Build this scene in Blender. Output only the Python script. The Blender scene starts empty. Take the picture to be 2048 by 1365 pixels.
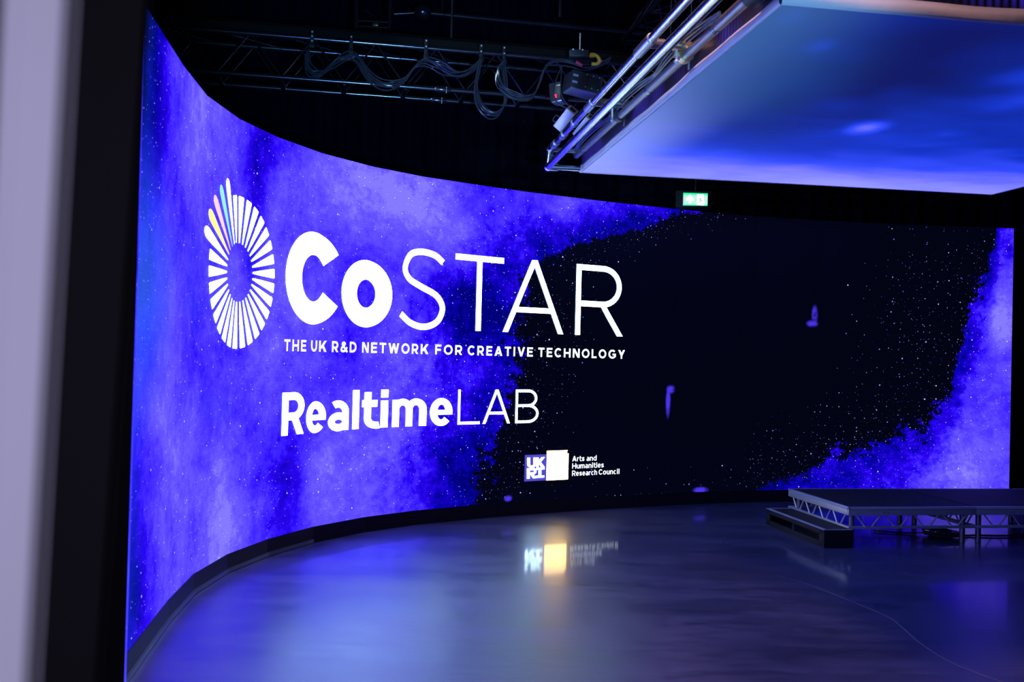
import bpy, bmesh, math, random
from mathutils import Vector, Matrix
random.seed(7)
S = bpy.context.scene
COL = S.collection
R = math.radians

# ------------------------------------------------------------------ camera
EYE = Vector((0.0, 0.0, 1.577))
F = 1920.0
roll, pitch = R(1.46), R(0.75)
_fw = Vector((0, math.cos(pitch), math.sin(pitch)))
_up = Vector((0, -math.sin(pitch), math.cos(pitch)))
_rt = Vector((1, 0, 0))
RT = _rt * math.cos(roll) + _up * math.sin(roll)
UP = _up * math.cos(roll) - _rt * math.sin(roll)
cam_data = bpy.data.cameras.new('camera')
cam = bpy.data.objects.new('camera', cam_data)
COL.objects.link(cam)
cam_data.sensor_width = 36.0
cam_data.lens = 36.0 * F / 2048.0
cam_data.clip_start = 0.02
cam_data.clip_end = 60
cam.matrix_world = Matrix(((RT.x, UP.x, -_fw.x, EYE.x), (RT.y, UP.y, -_fw.y, EYE.y), (RT.z, UP.z, -_fw.z, EYE.z), (0, 0, 0, 1)))
cam_data.dof.use_dof = True
cam_data.dof.focus_distance = 8.6
cam_data.dof.aperture_fstop = 2.8
S.camera = cam
S.view_settings.view_transform = 'Standard'
S.view_settings.look = 'None'
S.view_settings.exposure = 0.0
S.view_settings.gamma = 1.0
S.view_settings.use_curve_mapping = False
S.cycles.use_denoising = True
S.cycles.max_bounces = 8
S.cycles.sample_clamp_indirect = 6.0

w = bpy.data.worlds.new('studio_dark')
S.world = w
w.use_nodes = True
w.node_tree.nodes['Background'].inputs[0].default_value = (0.05, 0.07, 0.2, 1)
w.node_tree.nodes['Background'].inputs[1].default_value = 0.0


def lamp(name, kind, loc, target, power, color, **kw):
    d = bpy.data.lights.new(name, kind)
    d.energy = power
    d.color = color
    for k, v in kw.items():
        setattr(d, k, v)
    o = bpy.data.objects.new(name, d)
    COL.objects.link(o)
    o.location = loc
    o.rotation_euler = (Vector(target) - Vector(loc)).to_track_quat('-Z', 'Y').to_euler()
    return o


# warm work light up in the rig; the ceiling panel shades the right of the floor from it
lamp('work_light', 'SPOT', (0.58, 4.3, 5.5), (1.1, 5.0, 0.0), 540, (1.0, 0.54, 0.56), spot_size=R(100), spot_blend=0.9, shadow_soft_size=0.26)
# added soft fill behind the camera to brighten the near posts
lamp('post_fill', 'AREA', (-0.9, -1.0, 1.7), (-0.30, 0.55, 1.55), 4.2, (0.62, 0.58, 0.92), shape='RECTANGLE', size=0.5, size_y=1.2, spread=R(70))
# cool fill added high on the left to brighten chrome pipes and truss
lamp('cool_fill_high', 'SPOT', (-3.2, 3.4, 5.9), (0.6, 8.2, 3.6), 420, (0.50, 0.72, 1.0), spot_size=R(44), spot_blend=0.4, shadow_soft_size=0.12)

# low cool fill added behind the camera for highlights on truss and pipes
lamp('cool_fill_low', 'SPOT', (0.9, -1.4, 0.9), (0.0, 7.6, 4.1), 1500, (0.16, 0.48, 1.0), spot_size=R(31), spot_blend=0.55, shadow_soft_size=0.2)

# ------------------------------------------------------------------ helpers


def at(px, py, depth):
    """point on the vertical plane y = depth behind a place in the 2048x1365 frame"""
    d = _fw + RT * ((px - 1024) / F) + UP * ((682.5 - py) / F)
    return EYE + d * (depth / d.y)


def onz(px, py, z):
    d = _fw + RT * ((px - 1024) / F) + UP * ((682.5 - py) / F)
    return EYE + d * ((z - EYE.z) / d.z)


def onplane(px, py, p0, n):
    d = _fw + RT * ((px - 1024) / F) + UP * ((682.5 - py) / F)
    return EYE + d * ((Vector(p0) - EYE).dot(n) / d.dot(n))


def frame(origin, deg):
    return Matrix.Translation(Vector(origin)) @ Matrix.Rotation(R(deg), 4, 'Z')


class MB:
    def __init__(s):
        s.bm = bmesh.new()

    def box(s, c, size, M=None, bevel=0.0):
        b = bmesh.new()
        bmesh.ops.create_cube(b, size=1.0)
        for v in b.verts:
            v.co = Vector((v.co.x * size[0], v.co.y * size[1], v.co.z * size[2]))
        if bevel > 0:
            bmesh.ops.bevel(b, geom=list(b.edges), offset=bevel, segments=2, profile=0.6, affect='EDGES')
        for v in b.verts:
            v.co = v.co + Vector(c)
            if M is not None:
                v.co = M @ v.co
        s._merge(b)
        return s

    def _merge(s, b):
        m = {}
        for v in b.verts:
            m[v] = s.bm.verts.new(v.co)
        for f in b.faces:
            try:
                s.bm.faces.new([m[v] for v in f.verts])
            except ValueError:
                pass
        b.free()

    def tube(s, pts, r, n=12, caps=True, closed=False):
        pts = [Vector(p) for p in pts]
        rings = []
        prev = None
        N = len(pts)
        for i, p in enumerate(pts):
            if closed:
                t = (pts[(i + 1) % N] - pts[i - 1]).normalized()
            else:
                a = pts[max(i - 1, 0)]
                c = pts[min(i + 1, N - 1)]
                t = (c - a).normalized()
            if prev is None:
                ref = Vector((0, 0, 1)) if abs(t.z) < 0.9 else Vector((1, 0, 0))
                u = t.cross(ref).normalized()
            else:
                u = (prev - t * prev.dot(t)).normalized()
            prev = u
            v = t.cross(u)
            rr = r[i] if isinstance(r, (list, tuple)) else r
            rings.append([s.bm.verts.new(p + (u * math.cos(2 * math.pi * k / n) + v * math.sin(2 * math.pi * k / n)) * rr) for k in range(n)])
        M = N if closed else N - 1
        for i in range(M):
            a, b = rings[i], rings[(i + 1) % N]
            for k in range(n):
                s.bm.faces.new((a[k], a[(k + 1) % n], b[(k + 1) % n], b[k]))
        if caps and not closed:
            s.bm.faces.new(list(reversed(rings[0])))
            s.bm.faces.new(rings[-1])
        return s

    def poly(s, pts):
        s.bm.faces.new([s.bm.verts.new(Vector(p)) for p in pts])
        return s

    def hexa(s, a, b):
        """solid between two matching loops"""
        va = [s.bm.verts.new(Vector(p)) for p in a]
        vb = [s.bm.verts.new(Vector(p)) for p in b]
        n = len(va)
        s.bm.faces.new(list(reversed(va)))
        s.bm.faces.new(vb)
        for i in range(n):
            s.bm.faces.new((va[i], va[(i + 1) % n], vb[(i + 1) % n], vb[i]))
        return s

    def sphere(s, c, r, seg=14, scale=(1, 1, 1), M=None):
        b = bmesh.new()
        bmesh.ops.create_uvsphere(b, u_segments=seg, v_segments=max(6, seg // 2), radius=r)
        for v in b.verts:
            v.co = Vector((v.co.x * scale[0], v.co.y * scale[1], v.co.z * scale[2])) + Vector(c)
            if M is not None:
                v.co = M @ v.co
        s._merge(b)
        return s

    def build(s, name, mat, parent=None, smooth=True, recalc=True):
        if recalc:
            bmesh.ops.recalc_face_normals(s.bm, faces=list(s.bm.faces))
        me = bpy.data.meshes.new(name)
        s.bm.to_mesh(me)
        s.bm.free()
        if smooth:
            me.shade_smooth()
            me.set_sharp_from_angle(angle=R(35))
        me.materials.append(mat)
        o = bpy.data.objects.new(name, me)
        COL.objects.link(o)
        if parent is not None:
            o.parent = parent
            T = Matrix.Identity(4)
            q = parent
            while q is not None:
                T = T @ Matrix.Translation(q.location)
                q = q.parent if q.parent is None or q.type == 'EMPTY' else None
            root = parent
            while root.parent is not None:
                root = root.parent
            o.matrix_parent_inverse = Matrix.Translation(-Vector(root.location)) if parent is root else Matrix.Identity(4)
        return o


def tag(o, label=None, cat=None, group=None, kind=None):
    if label:
        o['label'] = label
    if cat:
        o['category'] = cat
    if group:
        o['group'] = group
    if kind:
        o['kind'] = kind
    return o


def thing(name, loc, label, cat, group=None):
    o = bpy.data.objects.new(name, None)
    COL.objects.link(o)
    o.location = loc
    o.empty_display_size = 0.1
    return tag(o, label, cat, group)


def structure(o):
    o['kind'] = 'structure'
    return o


def catmull(pts, n=10, closed=False):
    P = [Vector(p) for p in pts]
    out = []
    N = len(P)
    for i in range(N if closed else N - 1):
        p1, p2 = P[i], P[(i + 1) % N]
        if closed:
            p0, p3 = P[i - 1], P[(i + 2) % N]
        else:
            p0 = P[i - 1] if i > 0 else p1 * 2 - p2
            p3 = P[i + 2] if i + 2 < N else p2 * 2 - p1
        for k in range(n):
            t = k / n
            out.append(0.5 * ((2 * p1) + (p2 - p0) * t + (2 * p0 - 5 * p1 + 4 * p2 - p3) * t * t + (3 * p1 - p0 - 3 * p2 + p3) * t ** 3))
    if not closed:
        out.append(P[-1])
    return out


# ------------------------------------------------------------------ materials
class G:
    """small wrapper for writing shader node graphs"""

    def __init__(s, name):
        s.m = bpy.data.materials.new(name)
        s.m.use_nodes = True
        s.t = s.m.node_tree
        s.t.nodes.clear()
        s.out = s.t.nodes.new('ShaderNodeOutputMaterial')

    def put(s, sock, v):
        if isinstance(v, bpy.types.NodeSocket):
            s.t.links.new(v, sock)
        elif v is not None:
            if hasattr(sock, 'default_value'):
                try:
                    sock.default_value = v
                except Exception:
                    sock.default_value = tuple(v) + (1.0,)

    def node(s, kind, props=None, **inp):
        n = s.t.nodes.new('ShaderNode' + kind)
        for k, v in (props or {}).items():
            setattr(n, k, v)
        for k, v in inp.items():
            s.put(n.inputs[k.replace('_', ' ')], v)
        return n

    def math(s, op, a, b=None, c=None, clamp=False):
        n = s.t.nodes.new('ShaderNodeMath')
        n.operation = op
        n.use_clamp = clamp
        s.put(n.inputs[0], a)
        if b is not None:
            s.put(n.inputs[1], b)
        if c is not None:
            s.put(n.inputs[2], c)
        return n.outputs[0]

    def add(s, *a):
        r = a[0]
        for b in a[1:]:
            r = s.math('ADD', r, b)
        return r

    def mul(s, *a):
        r = a[0]
        for b in a[1:]:
            r = s.math('MULTIPLY', r, b)
        return r

    def vmath(s, op, a, b=None):
        n = s.t.nodes.new('ShaderNodeVectorMath')
        n.operation = op
        s.put(n.inputs[0], a)
        if b is not None:
            s.put(n.inputs[1], b)
        return n.outputs['Value'] if op in ('LENGTH', 'DISTANCE', 'DOT_PRODUCT') else n.outputs[0]

    def step(s, v, lo, hi, a=0.0, b=1.0):
        n = s.node('MapRange', {'interpolation_type': 'SMOOTHSTEP'}, Value=v, From_Min=lo, From_Max=hi, To_Min=a, To_Max=b)
        return n.outputs[0]

    def noise(s, vec, scale, detail=4.0, rough=0.55, dist=0.0):
        n = s.node('TexNoise', None, Vector=vec, Scale=scale, Detail=detail, Roughness=rough, Distortion=dist)
        return n.outputs[0]

    def ramp(s, fac, stops):
        n = s.t.nodes.new('ShaderNodeValToRGB')
        e = n.color_ramp.elements
        while len(e) > 2:
            e.remove(e[-1])
        for i, (p, c) in enumerate(stops):
            el = e[i] if i < 2 else e.new(p)
            el.position = p
            el.color = tuple(c) + (1,)
        s.put(n.inputs[0], fac)
        return n.outputs[0]

    def mix(s, fac, a, b, blend='MIX'):
        n = s.t.nodes.new('ShaderNodeMix')
        n.data_type = 'RGBA'
        n.blend_type = blend
        n.clamp_factor = True
        s.put(n.inputs[0], fac)
        s.put(n.inputs[6], a if isinstance(a, bpy.types.NodeSocket) else tuple(a) + (1,))
        s.put(n.inputs[7], b if isinstance(b, bpy.types.NodeSocket) else tuple(b) + (1,))
        return n.outputs[2]

    def curve(s, v, pts):
        n = s.t.nodes.new('ShaderNodeFloatCurve')
        c = n.mapping.curves[0]
        n.mapping.use_clip = False
        while len(c.points) > 2:
            c.points.remove(c.points[1])
        c.points[0].location = pts[0]
        c.points[1].location = pts[-1]
        for p in pts[1:-1]:
            c.points.new(*p)
        for p in c.points:
            p.handle_type = 'VECTOR'
        n.mapping.update()
        s.put(n.inputs['Value'], v)
        return n.outputs[0]

    def blob(s, uv, c, r, amp):
        d = s.vmath('LENGTH', s.vmath('MULTIPLY', s.vmath('SUBTRACT', uv, (c[0], c[1], 0)), (1 / r[0], 1 / r[1], 0)))
        return s.step(d, 1.0, 0.0, 0.0, amp)

    def finish(s, bsdf):
        s.t.links.new(bsdf, s.out.inputs[0])
        return s.m


def principled(name, color, rough=0.5, metal=0.0, bump=0.0, bscale=60.0, spec=0.5, vary=0.0, vscale=8.0, coat=0.0, coat_rough=0.05, rvary=0.0):
    g = G(name)
    b = g.t.nodes.new('ShaderNodeBsdfPrincipled')
    tc = g.node('TexCoord').outputs['Object']
    if vary > 0:
        n = g.noise(tc, vscale, 6, 0.6)
        lo = [c * (1 - vary) for c in color]
        hi = [min(1, c * (1 + vary)) for c in color]
        g.put(b.inputs['Base Color'], g.mix(n, lo, hi))
    else:
        b.inputs['Base Color'].default_value = tuple(color) + (1,)
    if rvary > 0:
        n = g.noise(tc, vscale * 1.7, 5, 0.65)
        g.put(b.inputs['Roughness'], g.step(n, 0.25, 0.75, max(0.02, rough - rvary), rough + rvary))
    else:
        b.inputs['Roughness'].default_value = rough
    b.inputs['Metallic'].default_value = metal
    b.inputs['Specular IOR Level'].default_value = spec
    b.inputs['Coat Weight'].default_value = coat
    b.inputs['Coat Roughness'].default_value = coat_rough
    if bump > 0:
        bn = g.node('Bump', None, Strength=bump, Distance=0.01, Height=g.noise(tc, bscale, 5, 0.6))
        g.t.links.new(bn.outputs[0], b.inputs['Normal'])
    return g.finish(b.outputs[0])


def glow(name, color, strength):
    g = G(name)
    e = g.node('Emission', None, Strength=strength)
    e.inputs['Color'].default_value = tuple(color) + (1,)
    return g.finish(e.outputs[0])


M_CHROME = principled('chrome_tube', (0.86, 0.88, 0.92), 0.24, 1.0)
M_SLEEVE = principled('brushed_sleeve', (0.70, 0.72, 0.76), 0.34, 1.0)
M_STEEL = principled('dull_galvanised_steel', (0.30, 0.29, 0.30), 0.36, 0.8, vary=0.25, vscale=14, bump=0.05)
M_ALU = principled('mill_aluminium', (0.76, 0.79, 0.84), 0.48, 0.75, vary=0.1, vscale=18, rvary=0.08)
M_TRUSS = principled('black_painted_tube', (0.20, 0.21, 0.24), 0.17, 0.92, vary=0.2)
M_BLACK = principled('black_paint', (0.012, 0.012, 0.014), 0.5, vary=0.3)
M_CABLE = principled('black_rubber_cable', (0.05, 0.058, 0.075), 0.2, spec=1.0, coat=0.5)
M_BOLT = principled('bright_zinc', (0.85, 0.85, 0.87), 0.35, 0.2)
M_BEAM = principled('painted_steel_beam', (0.006, 0.005, 0.005), 0.7, spec=0.2, vary=0.3, vscale=5)
M_DRAPE = principled('black_drape', (0.003, 0.004, 0.012), 0.95, vary=0.4, vscale=3, spec=0.04)
M_WALL = principled('black_wall_paint', (0.004, 0.004, 0.006), 0.9, vary=0.3, spec=0.05)
M_PLINTH = principled('black_vinyl_plinth', (0.006, 0.007, 0.010), 0.45, spec=0.3, vary=0.3)
M_LIP = principled('grey_edge_trim', (0.10, 0.16, 0.2), 0.3, 0.4)
M_CAB = principled('black_cabinet', (0.008, 0.008, 0.009), 0.6, vary=0.2)
M_FABRIC = principled('white_stretch_fabric', (0.72, 0.69, 0.70), 0.85, bump=0.25, bscale=7, vary=0.05)
M_POST_L = principled('pale_painted_timber', (0.62, 0.61, 0.66), 0.55, vary=0.04)
M_POST_B = principled('matt_black_timber', (0.003, 0.003, 0.005), 0.75, vary=0.2, spec=0.2)
M_DECK = principled('dark_deck_board', (0.020, 0.022, 0.034), 0.62, bump=0.15, bscale=40, vary=0.35, vscale=3, spec=0.3)
M_STEP = principled('black_step_paint', (0.012, 0.013, 0.018), 0.55, vary=0.3, bump=0.1)
M_NOSE = principled('pale_edge_strip', (0.55, 0.58, 0.72), 0.35, 0.3, vary=0.05)
M_SILVER = principled('silver_case', (0.55, 0.57, 0.60), 0.35, 0.7, vary=0.06)
M_TAN = principled('tan_socket_plate', (0.55, 0.42, 0.26), 0.5, vary=0.1)
M_CASE = principled('charcoal_case', (0.035, 0.036, 0.042), 0.4, vary=0.15)
M_YEL = principled('yellow_plastic', (0.75, 0.42, 0.03), 0.4)
M_PINK = principled('pink_webbing', (0.75, 0.06, 0.16), 0.6)
M_BRASS_WARM = principled('brass_and_warm_lit', (0.75, 0.55, 0.28), 0.3, 0.9, vary=0.15)
M_MARK = principled('pale_scuff', (0.45, 0.42, 0.5), 0.5, vary=0.2, vscale=12)

L_WHITE = glow('lit_white_pixels', (0.56, 0.84, 1.0), 8.0)
L_TEXT = glow('lit_small_text', (0.80, 0.92, 1.0), 2.4)
L_YELLOW = glow('lit_yellow_pixels', (1.0, 0.80, 0.26), 1.35)
L_PINK = glow('lit_pink_pixels', (1.0, 0.60, 0.66), 1.2)
L_CYAN = glow('lit_pale_blue_pixels', (0.30, 0.80, 1.0), 1.15)
L_CREAM = glow('lit_cream_pixels', (1.0, 0.62, 0.20), 9.0)
L_INDIGO = glow('lit_indigo_pixels', (0.085, 0.07, 0.62), 1.0)
L_RED = glow('red_indicator', (1.0, 0.03, 0.12), 1.6)


def floor_material():
    g = G('dark_studio_floor')
    tc = g.node('TexCoord').outputs['Object']
    b = g.t.nodes.new('ShaderNodeBsdfPrincipled')
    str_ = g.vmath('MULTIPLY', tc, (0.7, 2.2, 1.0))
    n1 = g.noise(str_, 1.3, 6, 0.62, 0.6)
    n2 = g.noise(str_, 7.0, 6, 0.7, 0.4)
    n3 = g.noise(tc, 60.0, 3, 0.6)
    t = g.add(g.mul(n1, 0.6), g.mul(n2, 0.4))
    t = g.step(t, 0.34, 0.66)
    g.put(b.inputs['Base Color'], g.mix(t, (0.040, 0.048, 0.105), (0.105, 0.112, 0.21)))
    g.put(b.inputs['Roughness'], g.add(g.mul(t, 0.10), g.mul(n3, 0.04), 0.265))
    b.inputs['Specular IOR Level'].default_value = 0.9
    b.inputs['IOR'].default_value = 1.62
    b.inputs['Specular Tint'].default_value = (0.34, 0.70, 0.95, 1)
    lw = g.node('LayerWeight', None, Blend=0.5)
    g.put(b.inputs['Coat Weight'], g.step(lw.outputs['Facing'], 0.757, 0.80, 0.0, 0.55))
    bn = g.node('Bump', None, Strength=0.06, Distance=0.02, Height=g.noise(g.vmath('MULTIPLY', tc, (2.2, 0.8, 1.0)), 2.5, 4, 0.6))
    g.t.links.new(bn.outputs[0], b.inputs['Normal'])
    b.inputs['Coat IOR'].default_value = 1.45
    g.put(b.inputs['Coat Roughness'], g.add(g.mul(n2, 0.05), 0.05))
    return g.finish(b.outputs[0])


def screen_material():
    g = G('led_screen_picture')
    uvn = g.node('UVMap')
    uvn.uv_map = 'UVMap'
    uv = uvn.outputs[0]
    sep = g.node('SeparateXYZ', None, Vector=uv)
    u, v = sep.outputs[0], sep.outputs[1]
    n1 = g.noise(uv, 0.75, 4, 0.55, 0.5)
    n2 = g.noise(uv, 4.0, 6, 0.68, 0.3)
    nf = g.noise(uv, 22.0, 4, 0.65)
    c2 = g.math('SUBTRACT', n2, 0.5)
    cf = g.math('SUBTRACT', nf, 0.5)
    ng = g.noise(uv, 11.0, 3, 0.6)
    cg = g.math('SUBTRACT', ng, 0.5)
    # left cloud: its edge runs down the wall as u = f(v)
    ul = g.mul(g.curve(g.math('DIVIDE', v, 3.3), [(0.0, 5.42 / 12), (0.11, 5.50 / 12), (0.2, 5.55 / 12), (0.27, 5.67 / 12), (0.4, 5.81 / 12), (0.5, 5.86 / 12), (0.58, 5.85 / 12), (0.70, 5.88 / 12), (0.75, 6.09 / 12), (0.80, 6.36 / 12), (0.84, 6.70 / 12), (0.89, 7.29 / 12), (0.918, 7.55 / 12), (0.955, 7.95 / 12), (1.0, 8.1 / 12)]), 12.0)
    dl = g.math('SUBTRACT', ul, u)
    sl = g.add(dl, g.mul(c2, 0.8), g.mul(cg, 0.45), g.mul(cf, 0.4))
    cl = g.step(sl, 0.0, 0.14)
    el = g.step(g.add(dl, g.mul(c2, 0.9), g.mul(cg, 0.5)), 0.0, 1.5)
    # right cloud: rises from the lower right, v = f(u)
    vr = g.mul(g.curve(g.math('DIVIDE', u, 12.0), [(0.0, -0.3), (8.55 / 12, -0.10), (8.75 / 12, 0.045), (9.1 / 12, 0.08), (9.44 / 12, 0.11), (9.7 / 12, 0.17), (10.3 / 12, 0.20), (10.6 / 12, 0.24), (10.85 / 12, 0.28), (11.1 / 12, 0.38), (11.25 / 12, 0.56), (11.35 / 12, 0.70), (11.5 / 12, 0.80), (11.62 / 12, 0.92), (11.66 / 12, 1.1), (1.0, 1.2)]), 3.3)
    dr = g.math('SUBTRACT', vr, v)
    near_r = g.step(u, 9.0, 10.2, 0.28, 1.0)
    sr = g.add(dr, g.mul(c2, 0.9, near_r), g.mul(cg, 0.6, near_r), g.mul(cf, 0.4, near_r))
    cr = g.step(sr, 0.0, 0.10)
    er = g.step(g.add(dr, g.mul(c2, 0.7), g.mul(cg, 0.6)), 0.05, 1.15)
    cov = g.math('MAXIMUM', cl, cr)
    dep = g.math('MAXIMUM', g.mul(cl, el), g.mul(cr, er))
    t = g.add(g.mul(dep, 0.50), g.mul(g.math('SUBTRACT', n1, 0.5), 1.25), g.mul(c2, 0.65), g.mul(cg, 0.22), g.mul(cf, 0.20), 0.16)
    for c, r, a in (((4.6, 2.95), (1.3, 0.7), 0.16), ((3.8, 2.75), (0.9, 0.8), 0.16), ((0.95, 1.35), (0.6, 1.1), 0.18), ((1.25, 0.4), (0.7, 0.9), 0.22), ((2.2, 0.45), (0.6, 0.9), 0.22), ((3.8, 0.5), (0.8, 0.7), 0.24),
                    ((1.45, 2.8), (0.55, 0.9), 0.2), ((11.6, 0.4), (0.8, 0.6), 0.10), ((11.7, 2.1), (0.25, 0.5), 0.3), ((2.75, 1.5), (0.5, 0.7), 0.1),
                    ((2.62, 2.80), (0.36, 1.05), -0.34), ((3.15, 0.45), (0.40, 0.6), -0.35), ((5.1, 1.95), (0.7, 0.55), -0.36), ((5.2, 0.5), (0.7, 0.7), -0.15), ((0.2, 2.95), (0.70, 1.3), -0.62), ((2.55, 2.15), (0.22, 0.3), -0.25),
                    ((0.15, 0.5), (0.5, 1.3), -0.42), ((11.45, 1.8), (0.4, 0.45), -0.28), ((6.6, 2.85), (0.5, 0.3), -0.12)):
        t = g.add(t, g.blob(uv, c, r, a))
    t = g.math('MULTIPLY', t, 1.0, clamp=True)
    col = g.ramp(t, [(0.0, (0.0, 0.0, 0.055)), (0.20, (0.001, 0.0, 0.13)), (0.42, (0.0065, 0.0004, 0.25)), (0.62, (0.019, 0.0085, 0.58)), (0.86, (0.038, 0.026, 1.0)), (1.0, (0.064, 0.052, 1.0))])
    # bluer towards the near end of the wall
    fb = g.add(g.blob(uv, (0.30, 1.85), (0.95, 0.85), 0.80), g.step(u, 0.5, -0.1, 0.0, 0.25))
    col = g.mix(fb, col, (0.002, 0.020, 0.15))
    col = g.mix(cov, (0.00018, 0.0003, 0.0018), col)
    # faint streaks of blue in the dark part
    for c, r in (((9.46, 2.10), (0.05, 0.13)), ((9.43, 2.0), (0.09, 0.05)), ((7.67, 1.24), (0.07, 0.06)), ((7.64, 1.10), (0.04, 0.2)), ((8.08, 0.15), (0.12, 0.045)), ((5.73, 0.17), (0.06, 0.04))):
        col = g.mix(g.mul(g.blob(uv, c, r, 2.0), g.step(n2, 0.35, 0.6)), col, (0.018, 0.009, 0.22))
    # stars
    clump = g.noise(uv, 0.8, 3, 0.5)
    dark_keep = g.math('MAXIMUM', g.mul(g.step(u, 8.6, 11.0, 0.0, 0.76), g.step(v, 3.2, 2.2, 0.72, 1.0)), g.step(g.math('MAXIMUM', g.add(dl, 1.6), g.add(dr, 1.5)), 0.0, 1.8, 0.10, 1.0))
    stars = None
    for sc, sz, keep in ((7.3, 0.055, 0.41), (13.7, 0.070, 0.49), (21.0, 0.08, 0.68)):
        vo = g.node('TexVoronoi', {'voronoi_dimensions': '2D', 'feature': 'F1'}, Vector=uv, Scale=sc)
        cs = g.node('SeparateColor', None, Color=vo.outputs['Color'])
        size = g.add(g.mul(g.math('POWER', cs.outputs[0], 3.0), sz), 0.018)
        lit = g.math('SUBTRACT', 1.0, g.math('DIVIDE', vo.outputs['Distance'], size), clamp=True)
        ok = g.math('GREATER_THAN', g.mul(g.add(cs.outputs[1], g.mul(clump, 0.45)), dark_keep), keep)
        sv = g.mul(lit, ok, g.add(g.mul(cs.outputs[2], 1.6), 0.35))
        stars = sv if stars is None else g.math('MAXIMUM', stars, sv)
    scol = g.ramp(stars, [(0.0, (0, 0, 0)), (0.25, (0.02, 0.012, 0.17)), (0.55, (0.10, 0.077, 0.28)), (1.0, (0.27, 0.24, 0.3))])
    col = g.mix(1.0, col, scol, 'ADD')
    # pixel rows, barely visible
    row = g.math('SINE', g.mul(v, 260.0))
    dim = g.add(g.mul(row, 0.03), 0.97)
    # the right hand part of the picture is shown dimmer
    k = g.step(u, 5.5, 9.0, 0.66, 0.27)
    inv = g.math('DIVIDE', 1.0, k)
    cv = g.node('CombineXYZ', None, X=inv, Y=inv, Z=inv).outputs[0]
    col = g.vmath('MINIMUM', g.vmath('MULTIPLY', col, cv), (9, 9, 1))
    em = g.node('Emission', None, Color=col, Strength=g.mul(dim, k, 3.8))
    gl = g.node('BsdfGlossy', None, Roughness=0.35)
    gl.inputs['Color'].default_value = (0.012, 0.012, 0.014, 1)
    ad = g.t.nodes.new('ShaderNodeAddShader')
    g.t.links.new(em.outputs[0], ad.inputs[0])
    g.t.links.new(gl.outputs[0], ad.inputs[1])
    return g.finish(ad.outputs[0])


def diffuser_material():
    g = G('ceiling_panel_picture')
    uvn = g.node('UVMap')
    uvn.uv_map = 'UVMap'
    uv = uvn.outputs[0]
    sep = g.node('SeparateXYZ', None, Vector=uv)
    a, b = sep.outputs[0], sep.outputs[1]
    wv = g.vmath('MULTIPLY', uv, (0.75, 1.25, 1))
    n = g.noise(wv, 0.9, 3, 0.5, 0.8)
    n2 = g.noise(wv, 2.4, 3, 0.5, 0.3)
    # far edge is brightest, darkest at the near right
    t = g.add(g.step(b, 3.0, 0.3, 0.0, 0.46), g.step(b, 1.7, 0.0, 0.0, 0.40), g.mul(g.math('SUBTRACT', n, 0.5), 0.42), g.mul(g.math('SUBTRACT', n2, 0.5), 0.14), 0.10)
    t = g.add(t, g.mul(g.step(a, 0.9, 2.6, 0.0, 0.12), g.step(b, 0.9, 2.0)))
    for c, r, k in (((1.64, 2.28), (0.24, 0.34), 0.46), ((1.7, 2.25), (0.7, 0.6), 0.10), ((0.47, 3.91), (0.13, 0.2), 0.22), ((0.12, 4.31), (0.12, 0.2), 0.24), ((1.35, 3.15), (0.16, 0.2), 0.10), ((1.9, 3.65), (0.3, 0.4), 0.2), ((2.2, 3.2), (0.35, 0.5), 0.2),
                    ((1.1, 2.75), (0.35, 0.3), 0.10), ((2.3, 2.25), (0.25, 0.25), 0.10), ((1.15, 4.1), (0.6, 0.7), -0.10), ((1.2, 3.5), (0.6, 0.7), -0.10)):
        t = g.add(t, g.blob(uv, c, r, k))
    t = g.math('MULTIPLY', t, 1.0, clamp=True)
    col = g.ramp(t, [(0.0, (0.0, 0.002, 0.072)), (0.18, (0.0, 0.0075, 0.165)), (0.40, (0.002, 0.019, 0.36)), (0.60, (0.019, 0.044, 0.64)), (0.80, (0.10, 0.106, 0.95)), (1.0, (0.19, 0.195, 1.0))])
    # greyer and paler along the left edge
    left = g.step(a, 0.75, -0.05)
    col = g.mix(g.mul(left, g.step(b, 0.0, 1.2, 0.55, 0.85)), col, g.mix(g.step(b, 0.2, 4.2), (0.19, 0.25, 0.75), (0.022, 0.072, 0.20)))
    teal = g.mul(g.blob(uv, (0.45, 3.1), (0.75, 1.5), 1.0), 0.55)
    col = g.mix(teal, col, (0.0025, 0.034, 0.13))
    em = g.node('Emission', None, Color=col, Strength=1.6)
    df = g.node('BsdfDiffuse')
    df.inputs['Color'].default_value = (0.10, 0.10, 0.11, 1)
    ad = g.t.nodes.new('ShaderNodeAddShader')
    g.t.links.new(em.outputs[0], ad.inputs[0])
    g.t.links.new(df.outputs[0], ad.inputs[1])
    return g.finish(ad.outputs[0])


def led_edge_material():
    g = G('led_tile_edge')
    tc = g.node('TexCoord').outputs['Object']
    n = g.noise(tc, 1.6, 2, 0.5)
    vo = g.node('TexVoronoi', {'feature': 'F1'}, Vector=tc, Scale=150.0)
    vo.inputs['Randomness'].default_value = 0.0
    dots = g.step(vo.outputs['Distance'], 0.5, 0.25)
    e = g.node('Emission', None, Strength=g.mul(g.step(n, 0.42, 0.62, 0.05, 1.0), dots))
    e.inputs['Color'].default_value = (0.06, 0.035, 0.75, 1)
    b = g.t.nodes.new('ShaderNodeBsdfPrincipled')
    b.inputs['Base Color'].default_value = (0.01, 0.01, 0.014, 1)
    b.inputs['Roughness'].default_value = 0.5
    ad = g.t.nodes.new('ShaderNodeAddShader')
    g.t.links.new(e.outputs[0], ad.inputs[0])
    g.t.links.new(b.outputs[0], ad.inputs[1])
    return g.finish(ad.outputs[0])


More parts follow.
